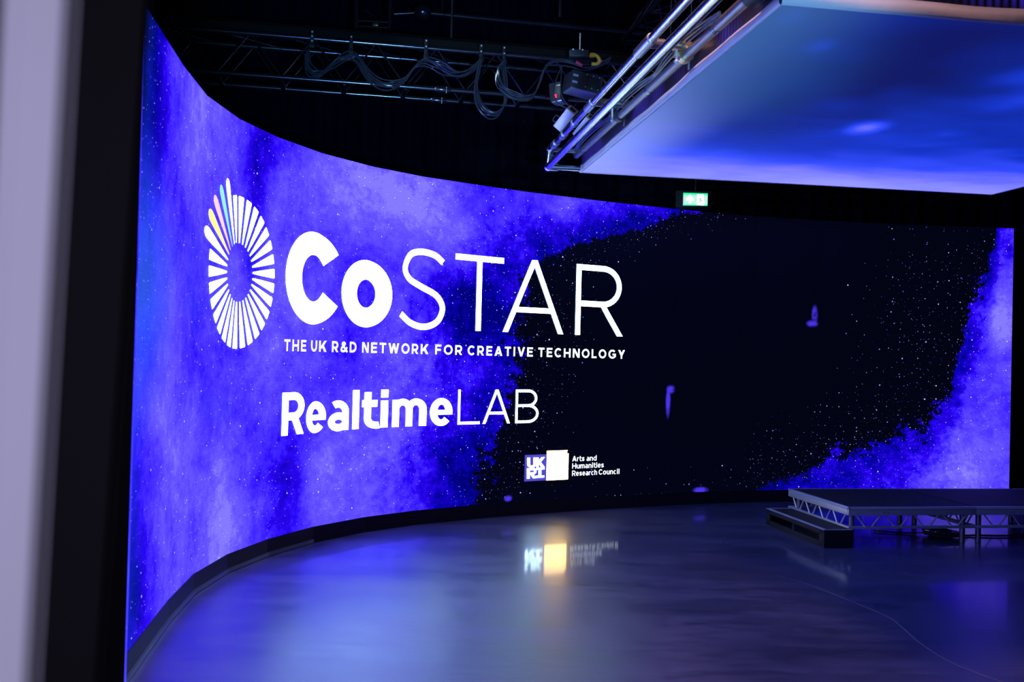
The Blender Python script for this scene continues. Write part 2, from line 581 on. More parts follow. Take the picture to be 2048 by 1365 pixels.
for m_ in (L_WHITE, L_TEXT, L_YELLOW, L_PINK, L_CYAN, L_CREAM, L_INDIGO, L_RED):
    m_.cycles.emission_sampling = 'NONE'
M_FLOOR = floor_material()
M_SCREEN = screen_material()
M_DIFF = diffuser_material()
M_LEDEDGE = led_edge_material()

# ------------------------------------------------------------------ room shell
X0, X1, Y0, Y1, ZC = -4.8, 8.6, -3.2, 13.2, 6.4
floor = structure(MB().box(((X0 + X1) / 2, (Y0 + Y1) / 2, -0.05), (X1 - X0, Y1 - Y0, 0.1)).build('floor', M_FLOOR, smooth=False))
structure(MB().box(((X0 + X1) / 2, (Y0 + Y1) / 2, ZC + 0.05), (X1 - X0, Y1 - Y0, 0.1)).build('ceiling', M_WALL, smooth=False))
structure(MB().box((X0 - 0.05, (Y0 + Y1) / 2, ZC / 2), (0.1, Y1 - Y0, ZC)).build('wall_left', M_WALL, smooth=False))
structure(MB().box((X1 + 0.05, (Y0 + Y1) / 2, ZC / 2), (0.1, Y1 - Y0, ZC)).build('wall_right', M_WALL, smooth=False))
structure(MB().box(((X0 + X1) / 2, Y1 + 0.05, ZC / 2), (X1 - X0, 0.1, ZC)).build('wall_back', M_WALL, smooth=False))
structure(MB().box(((X0 + X1) / 2, Y0 - 0.05, ZC / 2), (X1 - X0, 0.1, ZC)).build('wall_front', M_WALL, smooth=False))
# pale scuffed line curving over the floor
mk = MB()
path = catmull([(1.98, 7.05, 0), (2.12, 6.822, 0), (2.242, 6.457, 0), (2.372, 6.015, 0), (2.372, 5.763, 0), (2.345, 5.415, 0), (2.365, 5.112, 0), (2.44, 4.90, 0), (2.52, 4.75, 0)], 8)
for i in range(len(path) - 1):
    a, b = path[i], path[i + 1]
    wd = 0.0035
    n = (b - a).cross(Vector((0, 0, 1))).normalized() * wd
    mk.poly([a - n + Vector((0, 0, .0015)), b - n + Vector((0, 0, .0015)), b + n + Vector((0, 0, .0015)), a + n + Vector((0, 0, .0015))])
tag(mk.build('scuff_mark', M_MARK, floor, smooth=False), 'thin pale scuff line curving across the floor')

# black drape behind the screen
drape = MB()
nn = 420
rows = []
for zi in (0.02, 6.1):
    row = []
    for i in range(nn + 1):
        x = -4.5 + 12.6 * i / nn
        y = 11.0 + 0.149 * x
        ph = x * 2 * math.pi / 0.24 + 0.8 * math.sin(x * 1.7)
        d = 0.035 * math.sin(ph) + 0.015 * math.sin(ph * 0.37 + 1)
        row.append(drape.bm.verts.new((x - d * .15, y + 0.10 + d, zi)))
    rows.append(row)
for i in range(nn):
    drape.bm.faces.new((rows[0][i], rows[0][i + 1], rows[1][i + 1], rows[1][i]))
tag(drape.build('curtain', M_DRAPE), 'black pleated curtain hanging behind and above the curved screen', 'curtain')

# ------------------------------------------------------------------ curved LED wall
WP = [(-1.744, 4.383), (-1.836, 4.961), (-1.914, 5.473), (-1.98, 6.096), (-1.944, 6.701), (-1.807, 7.259), (-1.579, 7.809), (-1.243, 8.318), (-0.848, 8.729), (-0.272, 9.156), (0.135, 9.426), (0.96, 9.896), (1.866, 10.33), (2.711, 10.656), (3.491, 10.833), (4.489, 11.018), (5.758, 11.004)]
WP[15] = (4.489, 10.985)
WP[16] = (5.758, 11.06)
WL = [0.0]
for a, b in zip(WP, WP[1:]):
    WL.append(WL[-1] + math.hypot(b[0] - a[0], b[1] - a[1]))
ZB, ZT = 0.13, 3.17
LMEAS = [0., 0.586, 1.103, 1.73, 2.336, 2.911, 3.506, 4.116, 4.686, 5.403, 5.891, 6.841, 7.846, 8.751, 9.551, 10.566, 11.835]
EXT = [(-1.55, 3.80), (-1.28, 3.27)]     # two more facets, hidden behind the black post


def wall_pt(u, v, off=0.0):
    i = 0
    while i < len(LMEAS) - 2 and u > LMEAS[i + 1]:
        i += 1
    a, b = WP[i], WP[i + 1]
    s = (u - LMEAS[i]) / (LMEAS[i + 1] - LMEAS[i])
    dx, dy = b[0] - a[0], b[1] - a[1]
    l = math.hypot(dx, dy)
    # towards the room (right of travel direction)
    nx, ny = dy / l, -dx / l
    return Vector((a[0] + dx * s + nx * off, a[1] + dy * s + ny * off, v))


led = thing('led_wall', (0.4, 9.6, ZB), 'curved wall of LED panels showing violet star clouds and white lettering', 'video wall')
pl = [(p, l) for p, l in zip(WP, LMEAS)]
ext_l = [-1.2, -0.6]
allp = [(EXT[1], -1.2), (EXT[0], -0.6)] + pl
sm = MB()
uvl = sm.bm.loops.layers.uv.new('UVMap')
for (p, lu), (q, mu) in zip(allp, allp[1:]):
    vs = [sm.bm.verts.new((p[0], p[1], ZB)), sm.bm.verts.new((q[0], q[1], ZB)), sm.bm.verts.new((q[0], q[1], ZT)), sm.bm.verts.new((p[0], p[1], ZT))]
    f = sm.bm.faces.new(vs)
    for lp, uvv in zip(f.loops, ((lu, ZB), (mu, ZB), (mu, ZT), (lu, ZT))):
        lp[uvl].uv = uvv
sm.build('screen', M_SCREEN, led, smooth=False, recalc=False)


def wall_solid(mb, pts, off0, off1, z0, z1):
    """sweeps a rectangle along the wall's plan; offsets are positive towards the room"""
    P = [Vector((p[0], p[1], 0)) for p in pts]
    fr, bk = [], []
    for i, p in enumerate(P):
        d1 = (P[i] - P[i - 1]).normalized() if i > 0 else (P[1] - P[0]).normalized()
        d2 = (P[i + 1] - P[i]).normalized() if i < len(P) - 1 else d1
        d = (d1 + d2).normalized()
        k = 1.0 / max(0.5, d.dot(d1))
        n = Vector((d.y, -d.x, 0)) * k
        fr.append(p + n * off1)
        bk.append(p + n * off0)
    prof = []
    for a, b in zip(fr, bk):
        prof.append([mb.bm.verts.new((a.x, a.y, z0)), mb.bm.verts.new((a.x, a.y, z1)), mb.bm.verts.new((b.x, b.y, z1)), mb.bm.verts.new((b.x, b.y, z0))])
    for a, b in zip(prof, prof[1:]):
        for k in range(4):
            mb.bm.faces.new((a[k], a[(k + 1) % 4], b[(k + 1) % 4], b[k]))
    mb.bm.faces.new(prof[0])
    mb.bm.faces.new(list(reversed(prof[-1])))
    return mb


plan = [p for p, _ in allp]
wall_solid(MB(), plan, -0.10, -0.004, ZB, ZT).build('cabinet', M_CAB, led, smooth=False)
plinth = thing('screen_plinth', (0.4, 9.6, 0), 'low black plinth running along the foot of the curved screen', 'plinth')
wall_solid(MB(), plan, -0.12, 0.004, 0.0, ZB - 0.001).build('riser', M_PLINTH, plinth, smooth=False)
wall_solid(MB(), plan[:9], 0.005, 0.018, 0.004, 0.030).build('edge_trim', M_LIP, plinth, smooth=False)
wall_solid(MB(), plan[8:], 0.005, 0.012, 0.0, 0.018).build('edge_trim', M_PLINTH, plinth, smooth=False)

# ---------------------------------------------------------------- lettering (2-D stroke glyphs wrapped onto the wall)


def subdiv(pts, step):
    out = [pts[0]]
    for a, b in zip(pts, pts[1:]):
        n = max(1, int(math.ceil(math.hypot(b[0] - a[0], b[1] - a[1]) / step)))
        for k in range(1, n + 1):
            out.append((a[0] + (b[0] - a[0]) * k / n, a[1] + (b[1] - a[1]) * k / n))
    return out


def arc(cx, cy, rx, ry, a0, a1, n=18):
    return [(cx + rx * math.cos(R(a0 + (a1 - a0) * i / n)), cy + ry * math.sin(R(a0 + (a1 - a0) * i / n))) for i in range(n + 1)]


def ribbon(pts, t, closed=False):
    if closed and pts[0] == pts[-1]:
        pts = pts[:-1]
    N = len(pts)
    L_, R_ = [], []
    for i in range(N):
        if closed:
            p0, p1, p2 = pts[i - 1], pts[i], pts[(i + 1) % N]
        else:
            p0, p1, p2 = pts[max(i - 1, 0)], pts[i], pts[min(i + 1, N - 1)]
        d1 = Vector((p1[0] - p0[0], p1[1] - p0[1]))
        d2 = Vector((p2[0] - p1[0], p2[1] - p1[1]))
        if d1.length < 1e-9:
            d1 = d2
        if d2.length < 1e-9:
            d2 = d1
        d1.normalize()
        d2.normalize()
        d = d1 + d2
        if d.length < 1e-6:
            d = d1
        d.normalize()
        k = min(1.6, 1.0 / max(0.3, d.dot(d1)))
        n = Vector((-d.y, d.x)) * (t / 2 * k)
        L_.append((p1[0] + n.x, p1[1] + n.y))
        R_.append((p1[0] - n.x, p1[1] - n.y))
    M = N if closed else N - 1
    return [(L_[i], R_[i], R_[(i + 1) % N], L_[(i + 1) % N]) for i in range(M)]


def slab(x0, y0, x1, y1, wx, n=6):
    """diagonal stroke with horizontal ends; x0,x1 are centre positions"""
    q = []
    for k in range(n):
        a, b = k / n, (k + 1) / n
        xa, ya, xb, yb = x0 + (x1 - x0) * a, y0 + (y1 - y0) * a, x0 + (x1 - x0) * b, y0 + (y1 - y0) * b
        q.append(((xa - wx / 2, ya), (xa + wx / 2, ya), (xb + wx / 2, yb), (xb - wx / 2, yb)))
    return q


def ring2(cx, cy, ro, ri, a0, a1, n=40):
    q = []
    for k in range(n):
        s, e = R(a0 + (a1 - a0) * k / n), R(a0 + (a1 - a0) * (k + 1) / n)
        q.append(((cx + ro[0] * math.cos(s), cy + ro[1] * math.sin(s)), (cx + ro[0] * math.cos(e), cy + ro[1] * math.sin(e)), (cx + ri[0] * math.cos(e), cy + ri[1] * math.sin(e)), (cx + ri[0] * math.cos(s), cy + ri[1] * math.sin(s))))
    return q


def cat2(pts, n=8):
    return [(p.x, p.y) for p in catmull([(a, b, 0) for a, b in pts], n)]


def glyph(ch, w, t, X=0.74, th=None):
    h = t / 2
    q = []
    if th:
        rect = lambda x0, y0, x1, y1: q.append(((x0, y0), (x1, y0), (x1, y1), (x0, y1)))
        half = lambda cx, cy, rx, ry, a0, a1, n=26: q.extend(ring2(cx, cy, (rx, ry), (rx - t, ry - th), a0, a1, n))
        if ch == 'R':
            yb = .345
            ry = (1 - yb) / 2
            cx = w * .52
            rect(0, 0, t, 1)
            rect(t, 1 - th, cx, 1)
            rect(t, yb, cx, yb + th)
            half(cx, 1 - ry, w - cx, ry, -90, 90)
            q.extend(slab(w - t * .58, 0, w * .56, yb + th * .4, t * 1.12))
            return q
        if ch == 'e':
            half(w / 2, X / 2, w / 2, X / 2 + .02, 0, 318, 40)
            rect(t * .6, X * .5 - th * .42, w - .002, X * .5 + th * .32)
            return q
        if ch == 'a':
            rect(w - t, 0, w, X * .62)
            half(w * .46, X * .62, w * .54, X * .38 + .02, 0, 122, 20)
            half(w * .50, X * .295, w * .50, X * .295 + .02, 0, 360, 36)
            return q
        if ch == 'c':
            half(w / 2, X / 2, w / 2, X / 2 + .02, 48, 312, 34)
            return q
        if ch == 'o':
            half(w / 2, X / 2, w / 2, X / 2 + .02, 0, 360, 36)
            return q
        if ch == 't':
            sx = w * .16
            rect(sx, .26, sx + t, .94)
            rect(0, X - th, w, X)
            ro = (w - sx) * .98
            q.extend(ring2(sx + ro, .26, (ro, .28), (ro - t, .28 - th), 180, 285, 16))
            return q
        if ch == 'i':
            rect(w / 2 - h, 0, w / 2 + h, X - .02)
            rect(w / 2 - h, X + .055, w / 2 + h, 1.0)
            return q
        if ch in 'nhm':
            rect(0, 0, t, 1 if ch == 'h' else X - .01)
            k = 2 if ch == 'm' else 1
            pw = (w - t) / k
            for i in range(k):
                xl = pw * i
                ry = min(.36, pw * .62)
                half(xl + (pw + t) / 2, X + .015 - ry, (pw + t) / 2, ry, 0, 165, 20)
                rect(xl + pw, 0, xl + pw + t, X + .015 - ry)
            return q
        if ch == 'u':
            rect(w - t, 0, w, X)
            ry = min(.36, (w - t) * .62)
            half(w / 2, ry - .015, w / 2, ry, 180, 345, 20)
            rect(0, ry - .015, t, X)
            return q
        if ch == 'd':
            rect(w - t, 0, w, 1)
            half(w / 2, X / 2, w / 2, X / 2 + .015, 0, 360, 36)
            return q
        if ch == 'r':
            rect(0, 0, t, X)
            half(w * .95, X - .30, w * .95, .30, 88, 165, 14)
            return q
    line = lambda *p: q.extend(ribbon(list(p), t))
    dw = t * 1.12
    if ch == 'T':
        line((0, 1 - h), (w, 1 - h)); line((w / 2, 0), (w / 2, 1 - h))
    elif ch == 'H':
        line((h, 0), (h, 1)); line((w - h, 0), (w - h, 1)); line((h, .5), (w - h, .5))
    elif ch == 'E':
        line((h, 0), (h, 1)); line((0, 1 - h), (w, 1 - h)); line((0, h), (w, h)); line((h, .51), (w * .92, .51))
    elif ch == 'F':
        line((h, 0), (h, 1)); line((0, 1 - h), (w, 1 - h)); line((h, .47), (w * .92, .47))
    elif ch == 'L':
        line((h, 0), (h, 1)); line((0, h), (w, h))
    elif ch == 'I':
        line((w / 2, 0), (w / 2, 1))
    elif ch == 'U':
        r = min((w - t) / 2, .42)
        line((h, 1), (h, h + r), *arc(w / 2, h + r, (w - t) / 2, r, 180, 360), (w - h, 1))
    elif ch == 'K':
        line((h, 0), (h, 1)); q.extend(slab(h + dw * .5, .30, w - dw * .62, 1, dw * 1.25)); q.extend(slab(w - dw * .62, 0, w * .46, .60, dw * 1.25))
    elif ch == 'R':
        yb = .40
        r = (1 - t - yb + h) / 2 if False else (1 - h - yb) / 2
        cx = w * .97 - h - r
        line((h, 0), (h, 1)); line((0, 1 - h), (cx, 1 - h), *arc(cx, (1 - h + yb) / 2, w * .97 - h - cx, r, 90, -90), (h, yb))
        q.extend(slab(w - dw * .58, 0, w * .50, yb, dw * 1.15))
    elif ch == 'D':
        line((h, 0), (h, 1)); cx = w * .40
        line((0, 1 - h), (cx, 1 - h), *arc(cx, .5, w - h - cx, .5 - h, 90, -90), (0, h))
    elif ch == 'B':
        yb = .52
        line((h, 0), (h, 1))
        cx = w * .55
        line((0, 1 - h), (cx, 1 - h), *arc(cx, (1 - h + yb) / 2, w * .93 - h - cx, (1 - h - yb) / 2, 90, -90), (h, yb))
        line((h, yb), (cx, yb), *arc(cx, (yb + h) / 2, w - h - cx, (yb - h) / 2, 90, -90), (0, h))
    elif ch == 'N':
        line((h, 0), (h, 1)); line((w - h, 0), (w - h, 1)); q.extend(slab(dw * .6, 1, w - dw * .6, 0, dw * 1.2))
    elif ch == 'W':
        a = dw * .5
        q.extend(slab(a, 1, w * .28, 0, dw)); q.extend(slab(w * .28, 0, w * .5, .98, dw)); q.extend(slab(w * .5, .98, w * .72, 0, dw)); q.extend(slab(w * .72, 0, w - a, 1, dw))
    elif ch == 'V':
        a = dw * .5
        q.extend(slab(a, 1, w * .5, 0, dw * 1.05)); q.extend(slab(w - a, 1, w * .5, 0, dw * 1.05))
    elif ch == 'A':
        a = dw * .55
        q.extend(slab(a, 0, w * .5, 1, dw * 1.08)); q.extend(slab(w - a, 0, w * .5, 1, dw * 1.08)); line((w * .22, .28 if t > .1 else .31), (w * .78, .28 if t > .1 else .31))
    elif ch == 'Y':
        a = dw * .6
        line((w / 2, 0), (w / 2, .45)); q.extend(slab(a, 1, w / 2, .38, dw * 1.15)); q.extend(slab(w - a, 1, w / 2, .38, dw * 1.15))
    elif ch == 'O':
        q.extend(ring2(w / 2, .5, (w / 2, .51), (w / 2 - t, .51 - t), 0, 360))
    elif ch == 'C':
        q.extend(ring2(w * .53, .5, (w * .53, .51), (w * .53 - t, .51 - t), 42, 318))
    elif ch == 'G':
        q.extend(ring2(w * .52, .5, (w * .52, .51), (w * .52 - t, .51 - t), 45, 335))
        line((w * .55, .46), (w - h * .2, .46)); line((w - h, .50), (w - h, .18))
    elif ch == 'S':
        line(*cat2([(w * .90, .80), (w * .6, 1 - h), (w * .2, .88), (h, .72), (w * .3, .56), (w * .7, .45), (w - h, .27), (w * .78, .10), (w * .45, h), (w * .08, .16)]))
    elif ch == '&':
        line(*cat2([(w * .98, .02), (w * .55, .42), (w * .25, .75), (w * .42, 1 - h), (w * .62, .80), (w * .45, .60), (w * .16, .40), (w * .12, .16), (w * .40, h), (w * .74, .20), (w * .92, .48)]))
    # lower case
    elif ch == 'l':
        line((w / 2, 0), (w / 2, 1))
    elif ch == 'i':
        line((w / 2, 0), (w / 2, X - .02)); line((w / 2, X + .06), (w / 2, 1.02))
    elif ch == 'e':
        q.extend(ring2(w / 2, X / 2, (w / 2, X / 2 + .015), (w / 2 - t, X / 2 + .015 - t * .92), 0, 312))
        line((h, X * .46), (w - h * .3, X * .46))
    elif ch == 'c':
        q.extend(ring2(w * .53, X / 2, (w * .53, X / 2 + .015), (w * .53 - t, X / 2 + .015 - t * .95), 48, 312))
    elif ch == 'o':
        q.extend(ring2(w / 2, X / 2, (w / 2, X / 2 + .015), (w / 2 - t, X / 2 + .015 - t), 0, 360))
    elif ch == 'a':
        ry = X * .31
        line((w - h, 0), (w - h, X * .62), *arc(w * .48, X * .62, w * .52 - h, X * .38 - h, 0, 128))
        q.extend(ring2(w * .49, ry, (w * .49, ry + .012), (w * .49 - t * .9, ry + .012 - t * .82), 0, 360))
    elif ch == 'd':
        line((w - h, 0), (w - h, 1))
        q.extend(ring2(w * .5, X / 2, (w * .5, X / 2 + .015), (w * .5 - t, X / 2 + .015 - t), 0, 360))
    elif ch in 'nh':
        line((h, 0), (h, X if ch == 'n' else 1))
        ry = min((w - t) / 2, .34)
        line(*arc(w / 2, X - h - ry, (w - t) / 2, ry, 172, 0), (w - h, 0))
    elif ch == 'u':
        line((w - h, 0), (w - h, X))
        ry = min((w - t) / 2, .34)
        line((h, X), (h, h + ry), *arc(w / 2, h + ry, (w - t) / 2, ry, 180, 352))
    elif ch == 'm':
        line((h, 0), (h, X))
        hw = (w - t) / 2
        ry = min(hw / 2, .3)
        for k in (0, 1):
            cx = h + hw * (k + .5)
            line(*arc(cx, X - h - ry, hw / 2, ry, 172, 0), (h + hw * (k + 1), 0))
    elif ch == 'r':
        line((h, 0), (h, X))
        line(*arc(w * .95, X - h - .24, w * .95 - h, .24, 172, 88))
    elif ch == 't':
        sx = w * .42
        line((sx, .95), (sx, .26), *arc(sx + .2, .26, .2, .26 - h, 180, 275, 10), (w * .98, h + .01)) if w > .55 else line((sx, .95), (sx, .22), *arc(sx + .15, .22, .15, .22 - h, 180, 280, 8))
        line((0, X - h), (w, X - h))
    elif ch == 's':
        Y = X
        line(*cat2([(w * .90, Y * .80), (w * .55, Y - h), (h + .01, Y * .76), (w * .35, Y * .55), (w * .68, Y * .44), (w - h, Y * .25), (w * .48, h), (w * .06, Y * .18)], 6))
    return q


def put_quads(mb, quads, u0, v0, sc, off=0.006, step=0.07):
    for qd in quads:
        P = [(u0 + x * sc, v0 + y * sc) for x, y in qd]
        # cut long quads so that they follow the facets
        la = max(math.dist(P[0], P[3]), math.dist(P[1], P[2]))
        lb = max(math.dist(P[0], P[1]), math.dist(P[3], P[2]))
        na = max(1, int(math.ceil(la / step)))
        nb = max(1, int(math.ceil(lb / step)))
        grid = []
        for i in range(na + 1):
            s = i / na
            A = (P[0][0] + (P[3][0] - P[0][0]) * s, P[0][1] + (P[3][1] - P[0][1]) * s)
            B = (P[1][0] + (P[2][0] - P[1][0]) * s, P[1][1] + (P[2][1] - P[1][1]) * s)
            grid.append([mb.bm.verts.new(wall_pt(A[0] + (B[0] - A[0]) * j / nb, A[1] + (B[1] - A[1]) * j / nb, off)) for j in range(nb + 1)])
        for i in range(na):
            for j in range(nb):
                f = mb.bm.faces.new((grid[i][j], grid[i][j + 1], grid[i + 1][j + 1], grid[i + 1][j]))
                f.normal_update()
                c = f.calc_center_median()
                if f.normal.dot(EYE - c) < 0:
                    f.normal_flip()


def spell(mb, word, u0, u1, v0, hgt, t, widths, gap, X=0.74, off=0.006, th=None):
    """fits a word between u0 and u1 on the wall"""
    tot = sum(widths[c] for c in word) + gap * (len(word) - 1)
    k = (u1 - u0) / hgt / tot
    x = 0.0
    for c in word:
        wd = widths[c] * k
        put_quads(mb, glyph(c, wd, t, X, th), u0 + x * hgt, v0, hgt, off)
        x += wd + gap * k
    return mb


# big name: bold C and o, thin S T A R
big = MB()
put_quads(big, ring2(3.411, 2.143, (0.372, 0.372), (0.158, 0.188), 35.6, 325.4, 60), 0, 0, 1)
put_quads(big, ring2(4.060, 2.061, (0.300, 0.290), (0.1135, 0.1215), 0, 360, 60), 0, 0, 1)
put_quads(big, ribbon(cat2([(4.922, 2.402), (4.83, 2.462), (4.69, 2.482), (4.56, 2.445), (4.500, 2.32), (4.555, 2.225), (4.70, 2.162), (4.86, 2.09), (4.928, 1.98), (4.875, 1.855), (4.735, 1.800), (4.58, 1.830), (4.463, 1.906)], 8), 0.057), 0, 0, 1)
put_quads(big, ribbon([(5.058, 2.471), (5.609, 2.471)], 0.056) + ribbon([(5.334, 1.784), (5.334, 2.471)], 0.060), 0, 0, 1)
put_quads(big, slab(5.645, 1.784, 5.970, 2.504, 0.062) + slab(6.291, 1.784, 5.970, 2.504, 0.062) + ribbon([(5.76, 2.009), (6.19, 2.009)], 0.052), 0, 0, 1)
put_quads(big, ribbon([(6.494, 1.784), (6.494, 2.501)], 0.060) + ribbon([(6.464, 2.473), (6.80, 2.473)] + arc(6.80, 2.289, 0.193, 0.184, 90, -90, 24) + [(6.494, 2.105)], 0.057) + slab(7.013, 1.784, 6.79, 2.105, 0.070), 0, 0, 1)
tag(big.build('lettering', L_WHITE, led, smooth=False, recalc=False), 'large white name with bold first two letters and thin capitals')

cap = dict(T=.66, H=.74, E=.60, U=.72, K=.74, R=.70, D=.76, N=.76, W=1.10, O=.86, F=.58, C=.76, A=.82, I=.21, V=.78, L=.56, G=.82, Y=.76)
cap['&'] = .76
tl = MB()
for word, a, b in (('THE', 3.047, 3.337), ('UK', 3.406, 3.601), ('R&D', 3.665, 3.960), ('NETWORK', 4.032, 4.787), ('FOR', 4.862, 5.159), ('CREATIVE', 5.222, 5.972), ('TECHNOLOGY', 6.035, 7.080)):
    spell(tl, word, a, b, 1.552, 0.0905, 0.195, cap, 0.26)
tag(tl.build('lettering', L_TEXT, led, smooth=False, recalc=False), 'line of small white capitals under the large name')

rt = MB()
hh = 0.333
for ch, a, b in (('R', 3.042, 3.337), ('e', 3.365, 3.617), ('a', 3.643, 3.888), ('l', 3.930, 4.018), ('t', 4.050, 4.228), ('i', 4.262, 4.352), ('m', 4.396, 4.786), ('e', 4.822, 5.068)):
    put_quads(rt, glyph(ch, (b - a) / hh, 0.245 if ch in 'Rlit' else 0.235, 0.735, 0.18), a, 0.898, hh)
for ch, a, b in (('L', 5.128, 5.380), ('A', 5.412, 5.725), ('B', 5.787, 6.055)):
    put_quads(rt, glyph(ch, (b - a) / 0.328, 0.078, 0.765), a, 0.899, 0.328)
tag(rt.build('lettering', L_WHITE, led, smooth=False, recalc=False), 'white line reading RealtimeLAB')

low = dict(cap, a=.52, r=.38, t=.36, s=.50, n=.56, d=.60, u=.56, m=.86, i=.20, e=.56, c=.52, h=.56, o=.60, l=.20)
ah = MB()
for word, a, b, y in (('Arts', 6.469, 6.615, .5035), ('and', 6.642, 6.765, .5035), ('Humanities', 6.470, 6.857, .430), ('Research', 6.470, 6.775, .3565), ('Council', 6.797, 7.049, .3565)):
    spell(ah, word, a, b, y, 0.0535, 0.165, low, 0.13, X=0.72, th=0.135)
tag(ah.build('lettering', L_TEXT, led, smooth=False, recalc=False), 'three short lines of small white text beside the cream square')

em = MB()
put_quads(em, [((5.912, .325), (6.162, .325), (6.162, .584), (5.912, .584))], 0, 0, 1, off=0.004)
tag(em.build('emblem', L_INDIGO, led, smooth=False, recalc=False), 'indigo square with four white capitals')
em2 = MB()


def EP(x, y):
    return (5.912 + (x - 172 + (y - 270) * .02) / 388 * .25, .584 - ((y - 270) + (x - 172) * .033) / 475 * .259)


for quad in (((208, 318), (262, 317), (262, 440), (208, 440)), ((320, 316), (415, 313), (415, 440), (372, 450)), ((320, 316), (372, 316), (372, 440), (320, 440)),
             ((372, 430), (415, 428), (415, 500), (372, 500)), ((395, 395), (462, 309), (526, 308), (435, 420)), ((405, 420), (440, 385), (520, 480), (470, 500)), ((470, 470), (520, 480), (520, 530), (470, 530)),
             ((205, 507), (258, 506), (258, 694), (205, 695)), ((258, 506), (340, 503), (340, 545), (258, 548)), ((258, 582), (330, 580), (330, 616), (258, 618)),
             ((262, 618), (320, 616), (372, 688), (312, 690)), ((372, 500), (520, 495), (520, 532), (372, 538)), ((412, 520), (464, 518), (464, 660), (412, 662)), ((345, 645), (518, 640), (518, 678), (345, 686))):
    put_quads(em2, [tuple(EP(*p) for p in quad)], 0, 0, 1, off=0.008)
put_quads(em2, [tuple(EP(x, y) for x, y in qd) for qd in ring2(290, 440, (82, 56), (28, 18), 0, 180, 20)], 0, 0, 1, off=0.008)
put_quads(em2, [tuple(EP(x, y) for x, y in qd) for qd in ring2(330, 560, (46, 57), (-4, 18), -90, 90, 16)], 0, 0, 1, off=0.008)
em2.build('lettering', L_WHITE, led, smooth=False, recalc=False)
cr = MB()
put_quads(cr, [((6.164, .324), (6.422, .324), (6.422, .5865), (6.164, .5865)), ((6.164, .5865), (6.401, .5865), (6.409, .619), (6.164, .619))], 0, 0, 1)
tag(cr.build('emblem', L_CREAM, led, smooth=False, recalc=False), 'glowing cream square with a notched top corner')

# ray emblem
CX, CY = 2.360, 2.097
rays = MB()
longs = {-22: L_WHITE, -34: L_CYAN, -46: L_PINK, -58: L_YELLOW, -70: L_WHITE}
for k in range(30):
    ang = -10 + 12 * k
    a = ((ang + 180) % 360) - 180
    c, s = math.cos(R(90 - ang)), math.sin(R(90 - ang))
    P = lambda r, d: (CX + r * c - d * s, CY + r * s + d * c)
    if round(a) in longs:
        prof = [(0.205, .005), (0.30, .014), (0.40, .0235), (0.50, .033), (0.57, .0385), (0.61, .039), (0.635, .0345), (0.652, .0255), (0.662, .013), (0.665, .002)]
        prof = [(r, d * (1.0 if round(a) in (-70, -58) else .88)) for r, d in prof]
    else:
        prof = [(0.207, .006), (0.30, .0165), (0.42, .0275), (0.524, .0365), (0.535, .032)]
    qs = [(P(r0, d0), P(r0, -d0), P(r1, -d1), P(r1, d1)) for (r0, d0), (r1, d1) in zip(prof, prof[1:])]
    if round(a) in longs:
        one = MB()
        put_quads(one, qs, 0, 0, 1)
        o = one.build('ray', longs[round(a)], led, smooth=False, recalc=False)
        tag(o, {-22: 'longest white ray at the top', -34: 'long pale blue ray', -46: 'long pink ray', -58: 'long yellow ray', -70: 'long white ray at the left'}[round(a)])
    else:
        put_quads(rays, qs, 0, 0, 1)
tag(rays.build('emblem', L_WHITE, led, smooth=False, recalc=False), 'ring of short white rays')

# ------------------------------------------------------------------ ceiling LED panel
PA = frame((0.5996, 9.0179, 3.3), 8.51)        # local x along the far edge, local -y towards the camera
PW, PL = 4.24, 4.45
loc = lambda a, b, z: PA @ Vector((a, -b, z))
pan = thing('ceiling_panel', PA.translation, 'large overhead light panel with a white fabric rim glowing cloudy blue', 'ceiling panel')
df = MB()
ul2 = df.bm.loops.layers.uv.new('UVMap')
vs = [(0.012, 0.012), (PW - .012, 0.012), (PW - .012, PL - .012), (0.012, PL - .012)]
f = df.bm.faces.new([df.bm.verts.new(loc(a, b, 0.0)) for a, b in vs])
for lp, q in zip(f.loops, vs):
    lp[ul2].uv = q
f.normal_update()
if f.normal.z > 0:
    f.normal_flip()
df.build('diffuser', M_DIFF, pan, smooth=False, recalc=False)
# fabric skirt: four sagging bands round the edge
sk = MB()


def band(p0, p1, n_out, h, n=40, amp=0.008, seed=1):
    rr = random.Random(seed)
    ph = [rr.uniform(0, 6.28) for _ in range(4)]
    cols = []
    for i in range(n + 1):
        s = i / n
        a = p0[0] + (p1[0] - p0[0]) * s
        b = p0[1] + (p1[1] - p0[1]) * s
        wv = amp * (0.6 * math.sin(s * 17 + ph[0]) + 0.4 * math.sin(s * 41 + ph[1]))
        col = []
        for d, z in ((-0.014, -0.001), (0.0, -0.005), (0.010, 0.004), (0.012, 0.03), (0.006, h * .7), (0.0, h), (-0.02, h + .004)):
            k = 1.0 if 0.01 < z < h else 0.3
            col.append(sk.bm.verts.new(loc(a + n_out[0] * (d + wv * k * .6), b + n_out[1] * (d + wv * k * .6), z + (wv * .8 if z > .05 else 0))))
        cols.append(col)
    for c0, c1 in zip(cols, cols[1:]):
        for k in range(len(c0) - 1):
            sk.bm.faces.new((c0[k], c0[k + 1], c1[k + 1], c1[k]))


